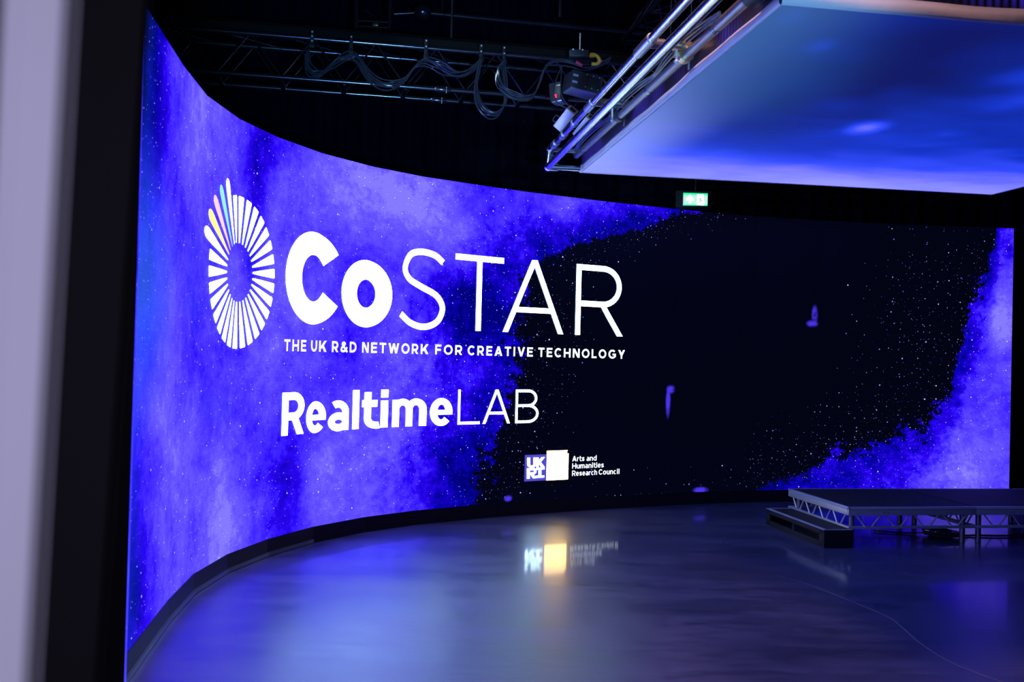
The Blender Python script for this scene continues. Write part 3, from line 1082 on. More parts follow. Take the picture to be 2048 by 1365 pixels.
band((0, 0), (0, PL), (-1, 0), 0.056, seed=3)
band((0, PL), (PW, PL), (0, 1), 0.075, seed=4)
band((PW, PL), (PW, 0), (1, 0), 0.085, seed=5)
band((PW, 0), (0, 0), (0, -1), 0.06, seed=6, amp=0.004)
sk.build('fabric_rim', M_FABRIC, pan)
lm = MB()
lm.box((PW / 2, -PL / 2, 0.125), (PW - .012, PL - .05, 0.12), PA)
lm.build('led_tiles', M_LEDEDGE, pan, smooth=False)
fm = MB()
for b in (0.3, 1.5, 2.7, 3.9):
    fm.box((PW / 2, -b, 0.205), (PW - .1, 0.05, 0.04), PA)
for a in (0.12, PW / 2, PW - .12):
    fm.box((a, -PL / 2, 0.245), (0.05, PL - .1, 0.04), PA)
fm.build('support_frame', M_BLACK, pan, smooth=False)
for a, b in ((0.6, 0.8), (0.6, 3.7), (3.6, 0.8), (3.6, 3.7)):
    p = loc(a, b, 0.26)
    MB().tube([p, (p.x, p.y, ZC)], 0.006, 8).build('suspension_wire', M_BLACK, pan)
for px, py0, py1 in ((1377.5, 108, 153), (1248, 226, 262)):
    p0, p1 = None, None
    t = (py1 - 10) / 335.0
    b = 4.401 * (1 - (py1 - 8) / 337.0)
    # bracket stands on the rim of the panel
    q = None
    for i in range(200):
        bb = PL * i / 200
        P3 = loc(-0.02, bb, 0.05)
        v = P3 - EYE
        x = 1024 + F * v.dot(RT) / v.dot(_fw)
        if q is None or abs(x - px) < q[0]:
            q = (abs(x - px), bb)
    bb = q[1]
    br = MB()
    br.box((-0.022, -bb, 0.12), (0.006, 0.024, 0.13), PA, 0.001)
    br.box((0.0, -bb, 0.182), (0.05, 0.024, 0.006), PA)
    br.build('bracket', M_BRASS_WARM if px < 1300 else M_SILVER, pan, smooth=False)

# black case lying on the near rim of the panel
case = thing('equipment_case', loc(2.5, 4.05, 0.27), 'black box lying on top of the overhead panel near its front rim', 'box')
MB().box((2.05, -4.28, 0.35), (1.9, 0.30, 0.16), PA, 0.03).build('body', M_BLACK, case)
MB().box((1.5, -4.44, 0.35), (0.12, 0.02, 0.03), PA, 0.005).build('handle', M_STEEL, case)

# ------------------------------------------------------------------ chrome pipe frame beside the panel
pf = thing('pipe_frame', (0.291, 8.84, 3.3), 'polished chrome tube frame running along the left edge of the overhead panel', 'pipe frame')
lo_far, lo_near = onz(1096, 334, 3.30), onz(1427, 0, 3.30)
up_far, up_near = onz(1100, 299, 3.465), onz(1374, 0, 3.465)
d1 = (lo_near - lo_far).normalized()
d2 = (up_near - up_far).normalized()
MB().tube([lo_far, lo_near + d1 * 0.9], 0.031, 28).build('pipe', M_CHROME, pf)
MB().tube([up_far, up_near + d2 * 0.9], 0.026, 24).build('pipe', M_CHROME, pf)


def on_line(a, b, px=None, py=None):
    best = None
    for i in range(-100, 1200):
        p = a + (b - a) * (i / 1000)
        v = p - EYE
        y = 682.5 - F * v.dot(UP) / v.dot(_fw)
        e = abs(y - py)
        if best is None or e < best[0]:
            best = (e, p)
    return best[1]


for py, l in ((92, 0.30), (211, 0.20), (246, 0.05), (270, 0.12), (288, 0.14)):
    c = on_line(up_far, up_near, py=py)
    MB().tube([c - d2 * l / 2, c - d2 * (l / 2 - .004), c + d2 * (l / 2 - .004), c + d2 * l / 2], [.029, .034, .034, .029], 24).build('sleeve', M_SLEEVE, pf)
# far end: elbows, upright and the cross tube to the panel
exv = Vector((math.cos(R(8.5)), math.sin(R(8.5)), 0))
el = MB()
el.sphere(lo_far, 0.040, 18)
el.tube([lo_far, lo_far + exv * 0.09], 0.036, 20)
el.build('elbow', M_CHROME, pf)
el = MB()
el.sphere(up_far, 0.040, 18)
el.tube([up_far, up_far - Vector((0, 0, .06))], 0.036, 20)
el.build('elbow', M_CHROME, pf)
MB().tube([up_far, lo_far], 0.027, 20).build('upright', M_CHROME, pf)
MB().tube([lo_far, lo_far + exv * 0.30], 0.026, 20).build('cross_tube', M_CHROME, pf)
MB().tube([up_far, up_far + exv * 0.26], 0.022, 20).build('cross_tube', M_STEEL, pf)
for py in (86, 204):
    c = on_line(up_far, up_near, py=py)
    MB().tube([c, c + exv * 0.75], 0.026, 20).build('cross_tube', M_BRASS_WARM if py < 100 else M_STEEL, pf)  # warm lamp light on the nearer tube is painted in as brass
    MB().tube([c + exv * .02, c + exv * .10], 0.031, 20).build('collar', M_STEEL, pf)
for z0, p in ((3.465, up_near + d2 * .5), (3.465, on_line(up_far, up_near, py=150))):
    pass
c = on_line(up_far, up_near, py=150)
MB().tube([c + exv * 0.5, (c + exv * .5) + Vector((0, 0, 1.2))], 0.004, 6).build('suspension_wire', M_BLACK, pf)

# dull steel pipe between chrome frame and panel
sp = thing('scaffold_pipe', (0.57, 8.6, 3.4), 'dull grey steel pipe with dark clamps between chrome tubes and overhead panel', 'pipe')
dk_far, dk_near = onz(1153, 311, 3.42), onz(1478, 14, 3.42)
d3 = (dk_near - dk_far).normalized()
MB().tube([dk_far, dk_near + d3 * 0.25], 0.031, 22).build('pipe', M_STEEL, sp)
for py in (55, 178, 298):
    c = on_line(dk_far, dk_near, py=py)
    MB().tube([c - d3 * .02, c + d3 * .02], 0.034, 20).build('tape_band', M_CABLE, sp)
for py, m in ((112, M_BRASS_WARM), (232, M_CASE)):
    c = on_line(dk_far, dk_near, py=py)
    cl = MB()
    cl.tube([c - d3 * .03, c + d3 * .03], 0.044, 20)
    cl.box(c + Vector((-.05, 0, .01)), (0.05, 0.05, 0.035), None, .006)
    cl.box(c + Vector((-.05, 0, .05)), (0.06, 0.045, 0.03), None, .006)
    ob = cl.build('clamp', m, sp)
    MB().tube([c + Vector((-.06, -.03, -.06)), c + Vector((-.06, -.03, .06))], 0.007, 8).build('bolt', M_BOLT, sp)
    MB().sphere(c + Vector((-.06, -.03, -.045)), 0.015, 10, (1, 1, .6)).build('bolt', M_BOLT, sp)
# motor end at the near end of the pipe
c = dk_near + d3 * 0.22
mt = MB()
mt.tube([c - d3 * .05, c + d3 * .5], 0.066, 24)
mt.build('end_housing', M_BLACK, sp)
# cables bound to the pipe
pc = thing('cable_bundle', (0.6, 8.2, 3.44), 'black cables strapped in loops along the dull grey steel pipe', 'cables')
for k in range(3):
    pts = []
    for i in range(41):
        s = i / 40
        p = dk_far + (dk_near - dk_far) * (0.02 + s * .93)
        lift = 0.045 + 0.05 * abs(math.sin(s * 3.0 * math.pi)) * (0.6 + 0.3 * k)
        pts.append(p + Vector((-lift * .55 - .003 * k, 0, lift * .45 + 0.010 * k)))
    MB().tube(catmull(pts, 2), 0.0075, 8).build('cable', M_CABLE, pc)
# chain near the panel's front corner
ch = thing('chain', onz(1478, 45, 3.46), 'short bright steel chain between the steel pipe and the panel corner', 'chain')
q0, q1 = onz(1432, 60, 3.46), onz(1508, 22, 3.46)
for i in range(9):
    c = q0 + (q1 - q0) * (i / 8)
    dv = (q1 - q0).normalized()
    side = Vector((0, 0, 1)) if i % 2 else dv.cross(Vector((0, 0, 1)))
    pts = [c + dv * (0.028 * math.cos(a)) + side * (0.014 * math.sin(a)) for a in [2 * math.pi * k / 12 for k in range(12)]]
    MB().tube(pts, 0.0055, 6, closed=True).build('link', M_BOLT, ch)

# ------------------------------------------------------------------ main lighting truss
TD = Vector((2.324, 0.43, 0)).normalized()
TN = Vector((TD.y, -TD.x, 0))              # towards the camera
T0 = Vector((-2.21, 8.87, 0))
tpt = lambda s, n, z: T0 + TD * s + TN * n + Vector((0, 0, z))
tr = thing('lighting_truss', tpt(2, -.2, 4.08), 'long dark box truss hanging above the top edge of the curved screen', 'truss')
SA, SB = -1.55, 5.6
ZTT, ZTB, TS = 4.47, 4.085, 0.40
for n, z in ((0, ZTT), (0, ZTB), (-TS, ZTT), (-TS, ZTB)):
    MB().tube([tpt(SA, n, z), tpt(SB, n, z)], 0.024, 14).build('chord', M_TRUSS, tr)
# rungs seen between the bottom chords at known places
s_of = lambda px: (at(px, 180, 9.05) - T0).dot(TD)
bay = 0.575
s0 = s_of(688)
k = -4
while s0 + k * bay < SB:
    s = s0 + k * bay
    k += 1
    if s < SA + .05:
        continue
    MB().tube([tpt(s, -.005, ZTB), tpt(s, -TS + .005, ZTB)], 0.026, 12).build('brace', M_TRUSS, tr)
    if s + bay < SB:
        for n in (0, -TS):
            MB().tube([tpt(s, n, ZTB), tpt(s + bay / 2, n, ZTT)], 0.0085, 8).build('brace', M_TRUSS, tr)
            MB().tube([tpt(s + bay / 2, n, ZTT), tpt(s + bay, n, ZTB)], 0.0085, 8).build('brace', M_TRUSS, tr)
        MB().tube([tpt(s, 0, ZTT), tpt(s + bay, -TS, ZTT)], 0.0085, 8).build('brace', M_TRUSS, tr)
for n, z in ((0, ZTB), (-TS, ZTB), (-TS, ZTT)):
    s = s_of(888)
    cp = MB()
    cp.tube([tpt(s - .08, n, z), tpt(s - .06, n, z), tpt(s + .06, n, z), tpt(s + .08, n, z)], [.026, .034, .034, .026], 14)
    cp.build('coupler', M_TRUSS, tr)
    MB().tube([tpt(s + .03, n + .03, z - .04), tpt(s + .03, n + .03, z + .02)], 0.004, 8).build('pin', M_BOLT, tr)

bm_ = thing('steel_beam', tpt(2, -.22, 4.56), 'dark painted steel beam running along above the box truss', 'beam')
b = MB()
BZ = 4.500
for s in (0,):
    b.hexa([tpt(SA - 1.3, -.13, BZ), tpt(SA - 1.3, -.19, BZ), tpt(SA - 1.3, -.19, BZ + .015), tpt(SA - 1.3, -.13, BZ + .015)], [tpt(SB, -.13, BZ), tpt(SB, -.19, BZ), tpt(SB, -.19, BZ + .015), tpt(SB, -.13, BZ + .015)])
    b.hexa([tpt(SA - 1.3, -.13, BZ + .11), tpt(SA - 1.3, -.22, BZ + .11), tpt(SA - 1.3, -.22, BZ + .122), tpt(SA - 1.3, -.11, BZ + .122)], [tpt(SB, -.13, BZ + .11), tpt(SB, -.22, BZ + .11), tpt(SB, -.22, BZ + .122), tpt(SB, -.11, BZ + .122)])
    b.hexa([tpt(SA - 1.3, -.145, BZ), tpt(SA - 1.3, -.165, BZ), tpt(SA - 1.3, -.165, BZ + .115), tpt(SA - 1.3, -.145, BZ + .115)], [tpt(SB, -.145, BZ), tpt(SB, -.165, BZ), tpt(SB, -.165, BZ + .115), tpt(SB, -.145, BZ + .115)])
b.build('girder', M_BEAM, bm_, smooth=False)
for s in (-1.4, 1.6, 4.6):
    MB().tube([tpt(s, -.155, BZ + .115), tpt(s, -.155, ZC)], 0.012, 8).build('hanger_rod', M_BLACK, bm_)

# black strap hangers with bright bolts, holding the cables to the beam
hang = []
for px, pt, pb, nb in ((624, 60, 88, 3), (702, 70, 100, 1), (852, 78, 112, 2), (962, 88, 118, 2), (1008, 92, 122, 2)):
    n_off = 0.055
    p0 = T0 + TN * n_off
    t = onplane(px, pt, p0, TN)
    bt = onplane(px + .5, pb, p0, TN)
    where = {624: 'hanger at the left end of the looping cables', 702: 'hanger above the first crest of the cables, showing one bolt', 852: 'hanger above the second crest of the cables', 962: 'hanger above the deep cable loop, left of a close pair', 1008: 'hanger right of a close pair, above the right hand cable loop'}[px]
    h = thing('cable_hanger', bt, 'black strap ' + where, 'hanger', 'strap hangers along the box truss')
    hm = MB()
    mid = (t + bt) / 2
    L = (t - bt).length
    A = Matrix.Translation(mid) @ Matrix.Rotation(R(10.5), 4, 'Z')
    hm.box((0, 0, 0), (0.034, 0.012, L), A, 0.003)
    hm.build('strap', M_BLACK, h)
    MB().box((0, -.02, -L / 2 - .02), (0.05, 0.05, 0.05), A, 0.006).build('clip', M_BLACK, h)
    for k in range(nb):
        zz = L / 2 - .02 - k * (.055 if nb < 3 else .042)
        MB().tube([A @ Vector((0, -.004, zz)), A @ Vector((0, -.014, zz))], 0.0085, 10).build('bolt', M_BOLT, h)


def swag(label, group, paths, pts, off, rad=0.0075, spread=0.014, seed=0):
    rr = random.Random(seed)
    base = [onplane(560 + x / 4.096, y / 4.096, T0 + TN * off, TN) for x, y in pts]
    o = thing('cable_bundle', base[0], label, 'cables', group)
    for k in range(paths):
        dz = (k - (paths - 1) / 2) * spread
        P = []
        for i, p in enumerate(base):
            wob = Vector((rr.uniform(-.004, .004), 0, rr.uniform(-.010, .010)))
            fac = 1.0 + .35 * math.sin(i * 1.3 + k)
            P.append(p + Vector((dz * .5, 0, dz * fac)) + TN * (0.012 * (k % 2)) + wob)
        MB().tube(catmull(P, 8), rad, 8).build('cable', M_CABLE, o)
    return o


swag('black cables hanging in two long waves below the beam, left of the deep loop', None, 6, [(225, 420), (225, 520), (250, 585), (300, 612), (345, 600), (400, 550), (480, 492), (570, 462), (640, 500), (700, 585), (770, 655), (850, 695), (950, 698), (1040, 640), (1110, 545), (1180, 500), (1260, 522), (1340, 572), (1420, 605), (1500, 600), (1580, 565), (1640, 510)], 0.075, seed=1)
swag('black cables in the deepest loop, dropping below the truss', None, 5, [(1640, 500), (1625, 590), (1605, 700), (1615, 820), (1660, 905), (1730, 940), (1800, 915), (1845, 840), (1850, 720), (1840, 620), (1830, 520)], 0.122, spread=.016, seed=2)
swag('black cables in a wide loop right of the deepest loop', None, 5, [(1830, 510), (1785, 570), (1785, 660), (1830, 735), (1910, 785), (2010, 800), (2080, 770), (2120, 690), (2160, 590), (2200, 530), (2290, 500), (2400, 520), (2500, 545), (2620, 530), (2700, 490)], 0.165, spread=.014, seed=3)

# hooks and slings at the right of the truss
hk = thing('lifting_hook', at(1180, 118, 9.15), 'yellow hook with pink webbing tied to the truss beside the chrome tubes', 'hook')
A9 = lambda x, y: at(x, y, 9.12)
MB().tube(catmull([A9(1176, 111), A9(1184, 109), A9(1192, 111), A9(1198, 117), A9(1199, 124), A9(1193, 128), A9(1183, 128)], 6), 0.017, 10).build('hook', M_YEL, hk)
MB().box(A9(1184, 112), (0.055, 0.04, 0.03), None, .008).build('latch', M_YEL, hk)
MB().box(A9(1158, 108), (0.19, 0.07, 0.07), None, .012).build('shackle_block', M_CASE, hk)
MB().tube(catmull([A9(1152, 124), A9(1157, 127), A9(1162, 130), A9(1165, 131)], 5), 0.016, 8).build('webbing', M_PINK, hk)
MB().tube(catmull([A9(1194, 122), A9(1200, 122), A9(1204, 123)], 5), 0.014, 8).build('webbing', M_PINK, hk)
for x, y in ((1146, 101), (1165, 102)):
    MB().sphere(A9(x, y) + Vector((0, -.03, 0)), 0.011, 8).build('bolt', M_BOLT, hk)
MB().tube([A9(1160, 104), A9(1160, 104) + Vector((0, 0, .18))], 0.01, 8).build('shackle', M_STEEL, hk)

# ------------------------------------------------------------------ control boxes behind the end of the pipe frame
def oriented_box(c, ex, ey, ez, size, bevel=.005):
    A = Matrix((ex, ey, ez)).transposed().to_4x4()
    A.translation = c
    return A


ctl = thing('control_box', at(1120, 187, 8.95), 'small dark box with a red mark, hung among cables left of the chrome tubes', 'box')
Ac = Matrix.Translation(at(1117, 187, 8.97)) @ Matrix.Rotation(R(-24), 4, 'Z') @ Matrix.Rotation(R(-6), 4, 'Y')
MB().box((0, 0, 0), (0.125, 0.16, 0.17), Ac, .008).build('body', M_CASE, ctl)
MB().box((-0.005, -.081, -.045), (0.03, 0.004, 0.035), Ac, .001).build('indicator', L_RED, ctl)
MB().box((0.03, -.081, .05), (0.045, 0.004, 0.012), Ac, .001).build('plate', M_SILVER, ctl)
MB().box((0, 0, -.09), (0.10, 0.13, 0.015), Ac, .003).build('foot_plate', M_SILVER, ctl)
c0 = at(1121, 175, 8.95)
MB().tube([c0, (c0.x, c0.y, ZTB)], 0.008, 8).build('hanger_rod', M_STEEL, ctl)

amp = thing('power_unit', at(1165, 170, 8.66), 'larger dark box with a riveted window panel behind the upper chrome tube', 'box')
Aa = Matrix.Translation(at(1165, 170, 8.66)) @ Matrix.Rotation(R(18), 4, 'Z') @ Matrix.Rotation(R(8), 4, 'Y')
MB().box((0, 0, 0), (0.30, 0.22, 0.155), Aa, .006).build('body', M_CASE, amp)
MB().box((0.05, -.112, 0.005), (0.135, 0.006, 0.105), Aa, .003).build('window_panel', M_BLACK, amp)
for x in (-.01, .05, .11):
    for z in (-.05, .06):
        MB().sphere((x, -.116, z), 0.0045, 8, M=Aa).build('rivet', M_BOLT, amp)
MB().box((-.115, -.112, .03), (0.05, 0.004, 0.02), Aa).build('plate', M_NOSE, amp)
MB().box((-.115, -.112, -.03), (0.05, 0.004, 0.02), Aa).build('plate', M_NOSE, amp)
MB().box((0, 0, -.082), (0.28, 0.2, 0.012), Aa, .003).build('base_plate', M_SILVER, amp)
c0 = at(1165, 160, 8.66)
MB().tube([c0, (c0.x, c0.y, ZTB)], 0.008, 8).build('hanger_rod', M_STEEL, amp)


def socket_box(c, label):
    ex = (RT * -.52 + UP * -.56 + _fw * .62).normalized()
    ey = (RT * .80 + UP * -.60)
    ey = (ey - ex * ey.dot(ex)).normalized()
    ez = ex.cross(ey)
    if ez.dot(_fw) < 0:
        ez = -ez
    A = Matrix((ex, ey, ez)).transposed().to_4x4()
    A.translation = c
    o = thing('socket_box', c, label, 'box', 'silver socket boxes at the end of the tube frame')
    MB().box((0, 0, 0), (0.22, 0.095, 0.10), A, .004).build('body', M_SILVER, o)
    MB().box((-.113, 0, 0.0), (0.006, 0.095, 0.10), A, .002).build('socket_plate', M_TAN, o)
    MB().box((-.117, 0.0, 0.0), (0.006, 0.058, 0.055), A, .006).build('socket', M_BLACK, o)
    MB().tube(catmull([A @ Vector((.03, -.05, 0)), A @ Vector((.03, -.085, 0)), A @ Vector((.09, -.085, 0)), A @ Vector((.09, -.05, 0))], 5), .006, 8).build('handle', M_CASE, o)
    return o


socket_box(at(1131, 238, 8.72), 'silver box with tan socket plate, left of the chrome tubes')
socket_box(at(1169, 254, 8.76), 'silver box with tan socket plate, half hidden between the chrome tubes')
lc = thing('cable', at(1120, 150, 8.9), 'thin black cable looping down to the box with the red mark', 'cable')
MB().tube(catmull([at(1124, 132, 8.88), at(1112, 160, 8.8), at(1107, 185, 8.75), at(1114, 205, 8.75), at(1128, 214, 8.75), at(1136, 218, 8.75)], 8), 0.007, 8).build('core', M_CABLE, lc)
MB().tube(catmull([at(1124, 132, 8.88), at(1122, 160, 8.78), at(1122, 185, 8.75), at(1128, 200, 8.75), at(1137, 212, 8.75)], 8), 0.006, 8).build('core', M_CABLE, lc)

# ------------------------------------------------------------------ things higher up in the dark
lt = thing('lattice_truss', onz(1243, 83, 4.9), 'thin dark lattice truss running towards the camera above the chrome tubes', 'truss')
a0, a1 = onz(1243, 83, 4.9), onz(1320, 0, 4.9)
dd = (a1 - a0).normalized()
for off in (Vector((0, 0, 0)), exv * 0.30, exv * 0.15 + Vector((0, 0, .26))):
    MB().tube([a0 + off, a0 + off + dd * 3.2], 0.022, 12).build('chord', M_TRUSS, lt)
for k in range(7):
    s = 0.05 + k * .42
    p, q, r = a0 + dd * s, a0 + exv * .30 + dd * s, a0 + exv * .15 + Vector((0, 0, .26)) + dd * s
    for e in ((p, q), (p, q + dd * .4), (p, r + dd * .2), (q, r + dd * .2)):
        MB().tube(e, 0.011, 8).build('brace', M_TRUSS, lt)
for s in (.6, 2.4):
    p = a0 + exv * .15 + Vector((0, 0, .26)) + dd * s
    MB().tube([p, (p.x, p.y, ZC)], .006, 6).build('suspension_wire', M_BLACK, lt)

bk = thing('ceiling_bracket', at(746, 50, 9.9), 'small ladder shaped bracket hanging from the ceiling over the beam', 'bracket')
for px in (713, 780):
    p = at(px - 1, 58, 9.9)
    MB().tube([(p.x, p.y, p.z), (p.x, p.y, ZC)], 0.022, 12).build('upright', M_TRUSS, bk)
for py, r in ((43, .012), (54, .009)):
    MB().tube([at(713, py - 2, 9.9), at(780, py + 2, 9.9)], r, 10).build('rung', M_TRUSS, bk)
MB().tube([at(726, 20, 9.9), at(750, 32, 9.9)], .006, 8).build('stay', M_TRUSS, bk)
MB().box(at(751, 50, 9.88), (0.06, 0.04, 0.035), None, .01).build('clamp', M_BRASS_WARM, bk)

cd = thing('ceiling_pipe', at(1000, 40, 10.6), 'dark blue lit pipe with a round junction under the ceiling', 'pipe')
p0, p1, p2, p3 = at(788, 28, 10.3), at(845, 25, 10.35), at(900, 31, 10.4), at(1330, 72, 10.95)
MB().tube([p0, p1], 0.022, 12).build('tube', M_TRUSS, cd)
MB().tube([p1, p3 + (p3 - p2) * .6], 0.03, 14).build('tube', M_TRUSS, cd)
MB().sphere(p1, 0.10, 20, (1, 1, .85)).build('junction', M_TRUSS, cd)
for px in (884, 1120):
    p = at(px, 35, 10.42)
    MB().tube([(p.x, p.y, p.z), (p.x, p.y, ZC)], .02, 10).build('drop_rod', M_TRUSS, cd)

# ------------------------------------------------------------------ exit sign
sg = thing('exit_sign', at(1391, 399, 11.0), 'lit green exit sign with white arrow and running figure above the screen edge', 'sign')
c = at(1391, 398.8, 11.0)
SX, SZ = 0.278, 0.142
MB().box(c + Vector((0, 0.03, 0)), (SX + .012, 0.05, SZ + .012), None, .004).build('housing', M_SILVER, sg)
face_g = G('exit_sign_green')
tcn = face_g.node('TexCoord').outputs['Generated']
sp_ = face_g.node('SeparateXYZ', None, Vector=tcn)
ed = face_g.math('ABSOLUTE', face_g.math('SUBTRACT', sp_.outputs[2], 0.45))
colr = face_g.mix(face_g.step(ed, 0.22, 0.52), (0.48, 0.80, 0.72), (0.0, 1.0, 0.34))
M_EXIT = face_g.finish(face_g.node('Emission', None, Color=colr, Strength=1.15).outputs[0])
L_EXITW = glow('exit_sign_white', (1, 1, 1), 1.4)
L_EXITG = glow('exit_sign_mark', (0.10, 0.38, 0.32), 1.0)
MB().box(c + Vector((0, 0.002, 0)), (SX, 0.006, SZ)).build('face', M_EXIT, sg, smooth=False)
yy = c.y - 0.0035


def flat(mb, pts, y=yy, d=0.002):
    a = [(c.x + x, y - d, c.z + z) for x, z in pts]
    b2 = [(c.x + x, y + d * .5, c.z + z) for x, z in pts]
    return mb.hexa(a, b2)


ar = MB()
k = SX / 1000
S2 = lambda pts: [((x - 1045) * k, -(y - 600) * k) for x, y in pts]
flat(ar, S2([(765, 770), (765, 630), (670, 700), (655, 590), (815, 405), (970, 590), (965, 700), (870, 630), (870, 770)]))
ar.build('arrow', L_EXITW, sg, smooth=False)
dr_ = MB()
flat(dr_, S2([(1100, 830), (1110, 390), (1385, 400), (1390, 660), (1440, 745), (1385, 770), (1410, 850)]))
dr_.build('doorway', L_EXITW, sg, smooth=False)
rn = MB()
for pts in ([(1195, 465), (1225, 465), (1225, 490), (1195, 490)], [(1215, 545), (1245, 545), (1275, 630), (1245, 630)], [(1240, 630), (1265, 632), (1200, 750), (1180, 745)], [(1255, 625), (1275, 625), (1310, 700), (1285, 700)], [(1180, 600), (1215, 545), (1225, 560), (1195, 610)]):
    flat(rn, S2(pts), yy - .003)
rn.build('figure', L_EXITG, sg, smooth=False)
pb = MB().box(at(1390, 402, 11.0) + Vector((0, .09, -.02)), (0.42, 0.02, 0.30), None, .004).build('backing_board', M_BLACK, sg)
p = at(1391, 385, 11.09)
MB().tube([(p.x, p.y, p.z), (p.x, p.y, ZC)], .008, 8).build('hanger_rod', M_BLACK, sg)

# ------------------------------------------------------------------ stage decks
SG = frame((2.924, 8.256, 0), 10.1)
ZS = 0.33


def deck(x0, label):
    o = thing('stage_deck', SG @ Vector((x0 + .6, .57, 0)), label, 'stage', 'stage decks in front of the screen')
    W, D = 1.222, 1.135
    xa, xb = x0 + .002, x0 + W - .002
    MB().box(((xa + xb) / 2, D / 2, ZS - .009), (xb - xa - .004 if x0 else xb - xa - .05, D - .05, 0.018), SG).build('deck_board', M_DECK, o, smooth=False)
    tr_ = MB()
    tr_.box(((xa + xb) / 2, .0125, ZS - .010), (xb - xa, .025, .022), SG, .002)
    tr_.box(((xa + xb) / 2, D - .0125, ZS - .010), (xb - xa, .025, .022), SG, .002)
    if x0 == 0.0:
        tr_.box((xa + .0125, D / 2, ZS - .010), (.025, D, .022), SG, .002)
    tr_.build('edge_trim', M_NOSE, o)
    # rails: top and bottom on each side
    zt0, zt1 = ZS - .072, ZS - .022
    zb0, zb1 = ZS - .188, ZS - .166
    for (ya, sx) in ((0.018, 0), (D - .018, 0)):
        MB().box(((xa + xb) / 2, ya, (zt0 + zt1) / 2), (xb - xa - .004, .028, zt1 - zt0), SG, .003).build('top_rail', M_ALU, o)
        MB().box(((xa + xb) / 2, ya, (zb0 + zb1) / 2), (xb - xa - .004, .028, zb1 - zb0), SG, .003).build('bottom_rail', M_ALU, o)
        n = 4
        for i in range(n):
            a = xa + .06 + (xb - xa - .12) * i / n
            m_ = a + (xb - xa - .12) / n * .5
            e = a + (xb - xa - .12) / n
            g1 = (xb - xa - .12) / n
            MB().tube([SG @ Vector((a + .02, ya, zt0 + .004)), SG @ Vector((m_ - .03, ya, zb1 - .004))], .0075, 8).build('brace', M_ALU, o)
            MB().tube([SG @ Vector((m_ + .03, ya, zb1 - .004)), SG @ Vector((e - .02, ya, zt0 + .004))], .0075, 8).build('brace', M_ALU, o)
    for xs in (xa + .016, xb - .016):
        MB().box((xs, D / 2, (zt0 + zt1) / 2), (.028, D - .07, zt1 - zt0), SG, .003).build('top_rail', M_ALU, o)
        MB().box((xs, D / 2, (zb0 + zb1) / 2), (.028, D - .07, zb1 - zb0), SG, .003).build('bottom_rail', M_ALU, o)
        n = 4
        for i in range(n):
            a = .06 + (D - .12) * i / n
            g1 = (D - .12) / n
            MB().tube([SG @ Vector((xs, a + .02, zt0 + .004)), SG @ Vector((xs, a + g1 * .5 - .03, zb1 - .004))], .0075, 8).build('brace', M_ALU, o)
            MB().tube([SG @ Vector((xs, a + g1 * .5 + .03, zb1 - .004)), SG @ Vector((xs, a + g1 - .02, zt0 + .004))], .0075, 8).build('brace', M_ALU, o)
    for xs in (xa + .075, xb - .075):
        for ys in (.085, D - .085):
            p = SG @ Vector((xs, ys, 0))
            MB().tube([(p.x, p.y, 0.002), (p.x, p.y, ZS - .02)], .024, 16).build('leg', M_STEEL, o)
    # paired bolts on the near rail
    for xs in (.33, .37, .93, .97):
        p = SG @ Vector((x0 + xs, .003, ZS - .045))
        MB().tube([p, p + (SG.to_3x3() @ Vector((0, -.004, 0)))], .005, 8).build('bolt', M_STEEL, o)
    return o


deck(0.0, 'stage deck nearest the black step, with its left corner in view')
deck(1.226, 'second stage deck from the black step')
deck(2.452, 'stage deck cut off by the right edge of the view')

st = thing('stage_step', SG @ Vector((-.14, .57, 0)), 'low black step box with slotted front along the left side of the stage', 'step')
SL, SD, SH = -.262, 1.125, .152
y0s = -.075
shell = MB()
shell.box((SL / 2, y0s + SD / 2, SH - .010), (abs(SL) - .03, SD - .03, .018), SG)
shell.build('tread', M_STEP, st, smooth=False)
bd = MB()
bd.box((SL / 2, y0s + .010, SH / 2), (abs(SL), .02, SH - .002), SG, .002)
bd.box((SL / 2, y0s + SD - .010, SH / 2), (abs(SL), .02, SH - .002), SG, .002)
bd.box((-.012, y0s + SD / 2, SH / 2), (.02, SD - .04, SH - .004), SG)
# slotted left side
bd.box((SL + .010, y0s + SD / 2, SH - .022), (.02, SD - .04, .040), SG)
bd.box((SL + .010, y0s + SD / 2, .024), (.02, SD - .04, .046), SG)
for yy_ in (.05, SD / 2, SD - .05):
    bd.box((SL + .010, y0s + yy_, SH / 2), (.02, .06 if yy_ != SD / 2 else .035, SH - .01), SG)
bd.build('body', M_STEP, st, smooth=False)
ns = MB()
ns.box((SL + .014, y0s + SD / 2, SH), (.032, SD, .006), SG)
ns.box((SL / 2, y0s + SD - .008, SH), (abs(SL), .016, .006), SG)
ns.box((SL / 2, y0s + .006, SH), (abs(SL), .012, .006), SG)
ns.build('nosing', M_NOSE, st, smooth=False)

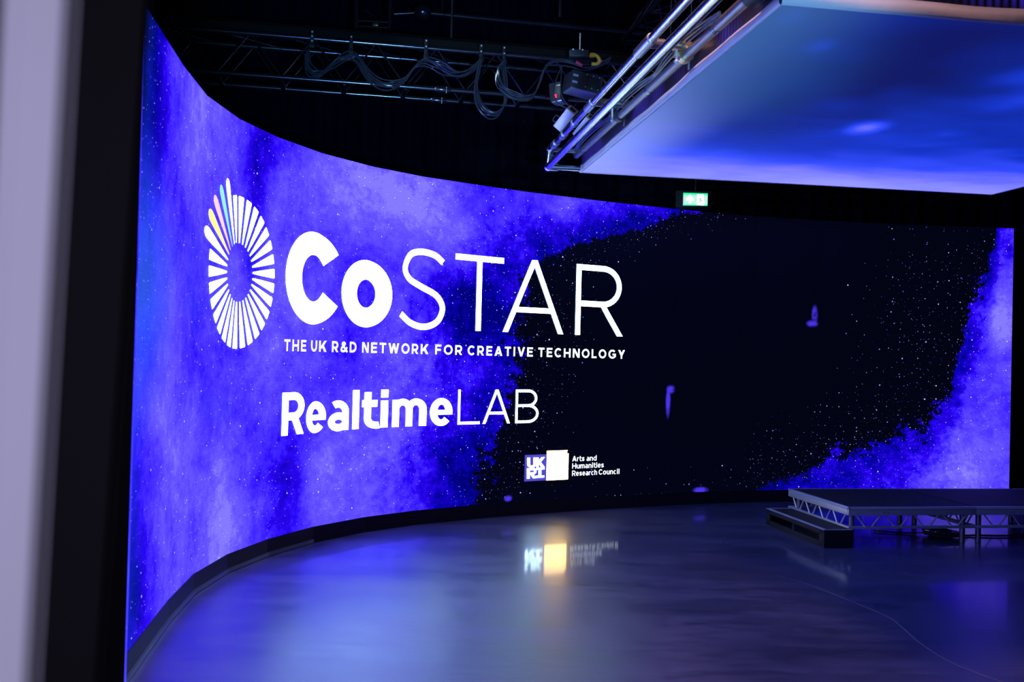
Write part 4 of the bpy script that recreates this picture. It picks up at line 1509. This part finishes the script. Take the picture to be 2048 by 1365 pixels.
# coiled cable under the stage
co = thing('cable_coil', (3.97, 8.79, 0.0), 'coil of black cable lying on the floor under the stage', 'cable')
pts = []
rr = random.Random(5)
for i in range(150):
    a = i * 2 * math.pi / 22
    r = 0.115 + 0.03 * math.sin(i * .37) + rr.uniform(-.006, .006)
    pts.append((3.97 + r * math.cos(a) * 1.15, 8.80 + r * math.sin(a), 0.012 + 0.045 * (i / 150) + rr.uniform(0, .008)))
for i in range(1, 12):
    pts.append((4.09 + .10 * i, 8.80 + .02 * i + .02 * math.sin(i), 0.012))
MB().tube(catmull(pts, 2), .0085, 7).build('loops', M_CABLE, co)
MB().tube(catmull([(3.88, 8.84, .03), (3.72, 8.9, .011), (3.55, 8.93, .011), (3.42, 8.97, .011)], 6), .0085, 7).build('tail', M_CABLE, co)

# ------------------------------------------------------------------ posts close to the camera
def near_post(name, label, xl_t, xr_t, xl_b, xr_b, depth, thick, mat):
    def ext(pt, pb, z):
        s = (z - pb.z) / (pt.z - pb.z)
        return pb + (pt - pb) * s
    TL, TR, BL, BR = at(xl_t, 0, depth), at(xr_t, 0, depth), at(xl_b, 1365, depth), at(xr_b, 1365, depth)
    z1 = 2.9
    wz = lambda a, b, z: ext(a, b, z)
    fb = [wz(TL, BL, 0.0), wz(TR, BR, 0.0)]
    ft = [wz(TL, BL, z1), wz(TR, BR, z1)]
    back = Vector((-thick * .60, thick, 0))
    m = MB()
    m.hexa([fb[0], fb[1], fb[1] + back, fb[0] + back], [ft[0], ft[1], ft[1] + back, ft[0] + back])
    bmesh.ops.bevel(m.bm, geom=[e for e in m.bm.edges if abs((e.verts[0].co - e.verts[1].co).normalized().z) > .9], offset=min(.008, thick * .3), segments=3, affect='EDGES')
    o = m.build(name, mat)
    return tag(o, label, 'post')


near_post('upright_post', 'pale lilac grey upright post at the left edge, close to the camera', 12, 156, -58, 77, 0.55, 0.045, M_POST_L)
near_post('upright_post', 'black upright post beside the pale grey post, hiding the near screen end', 118, 305, 52, 205, 1.0, 0.06, M_POST_B)
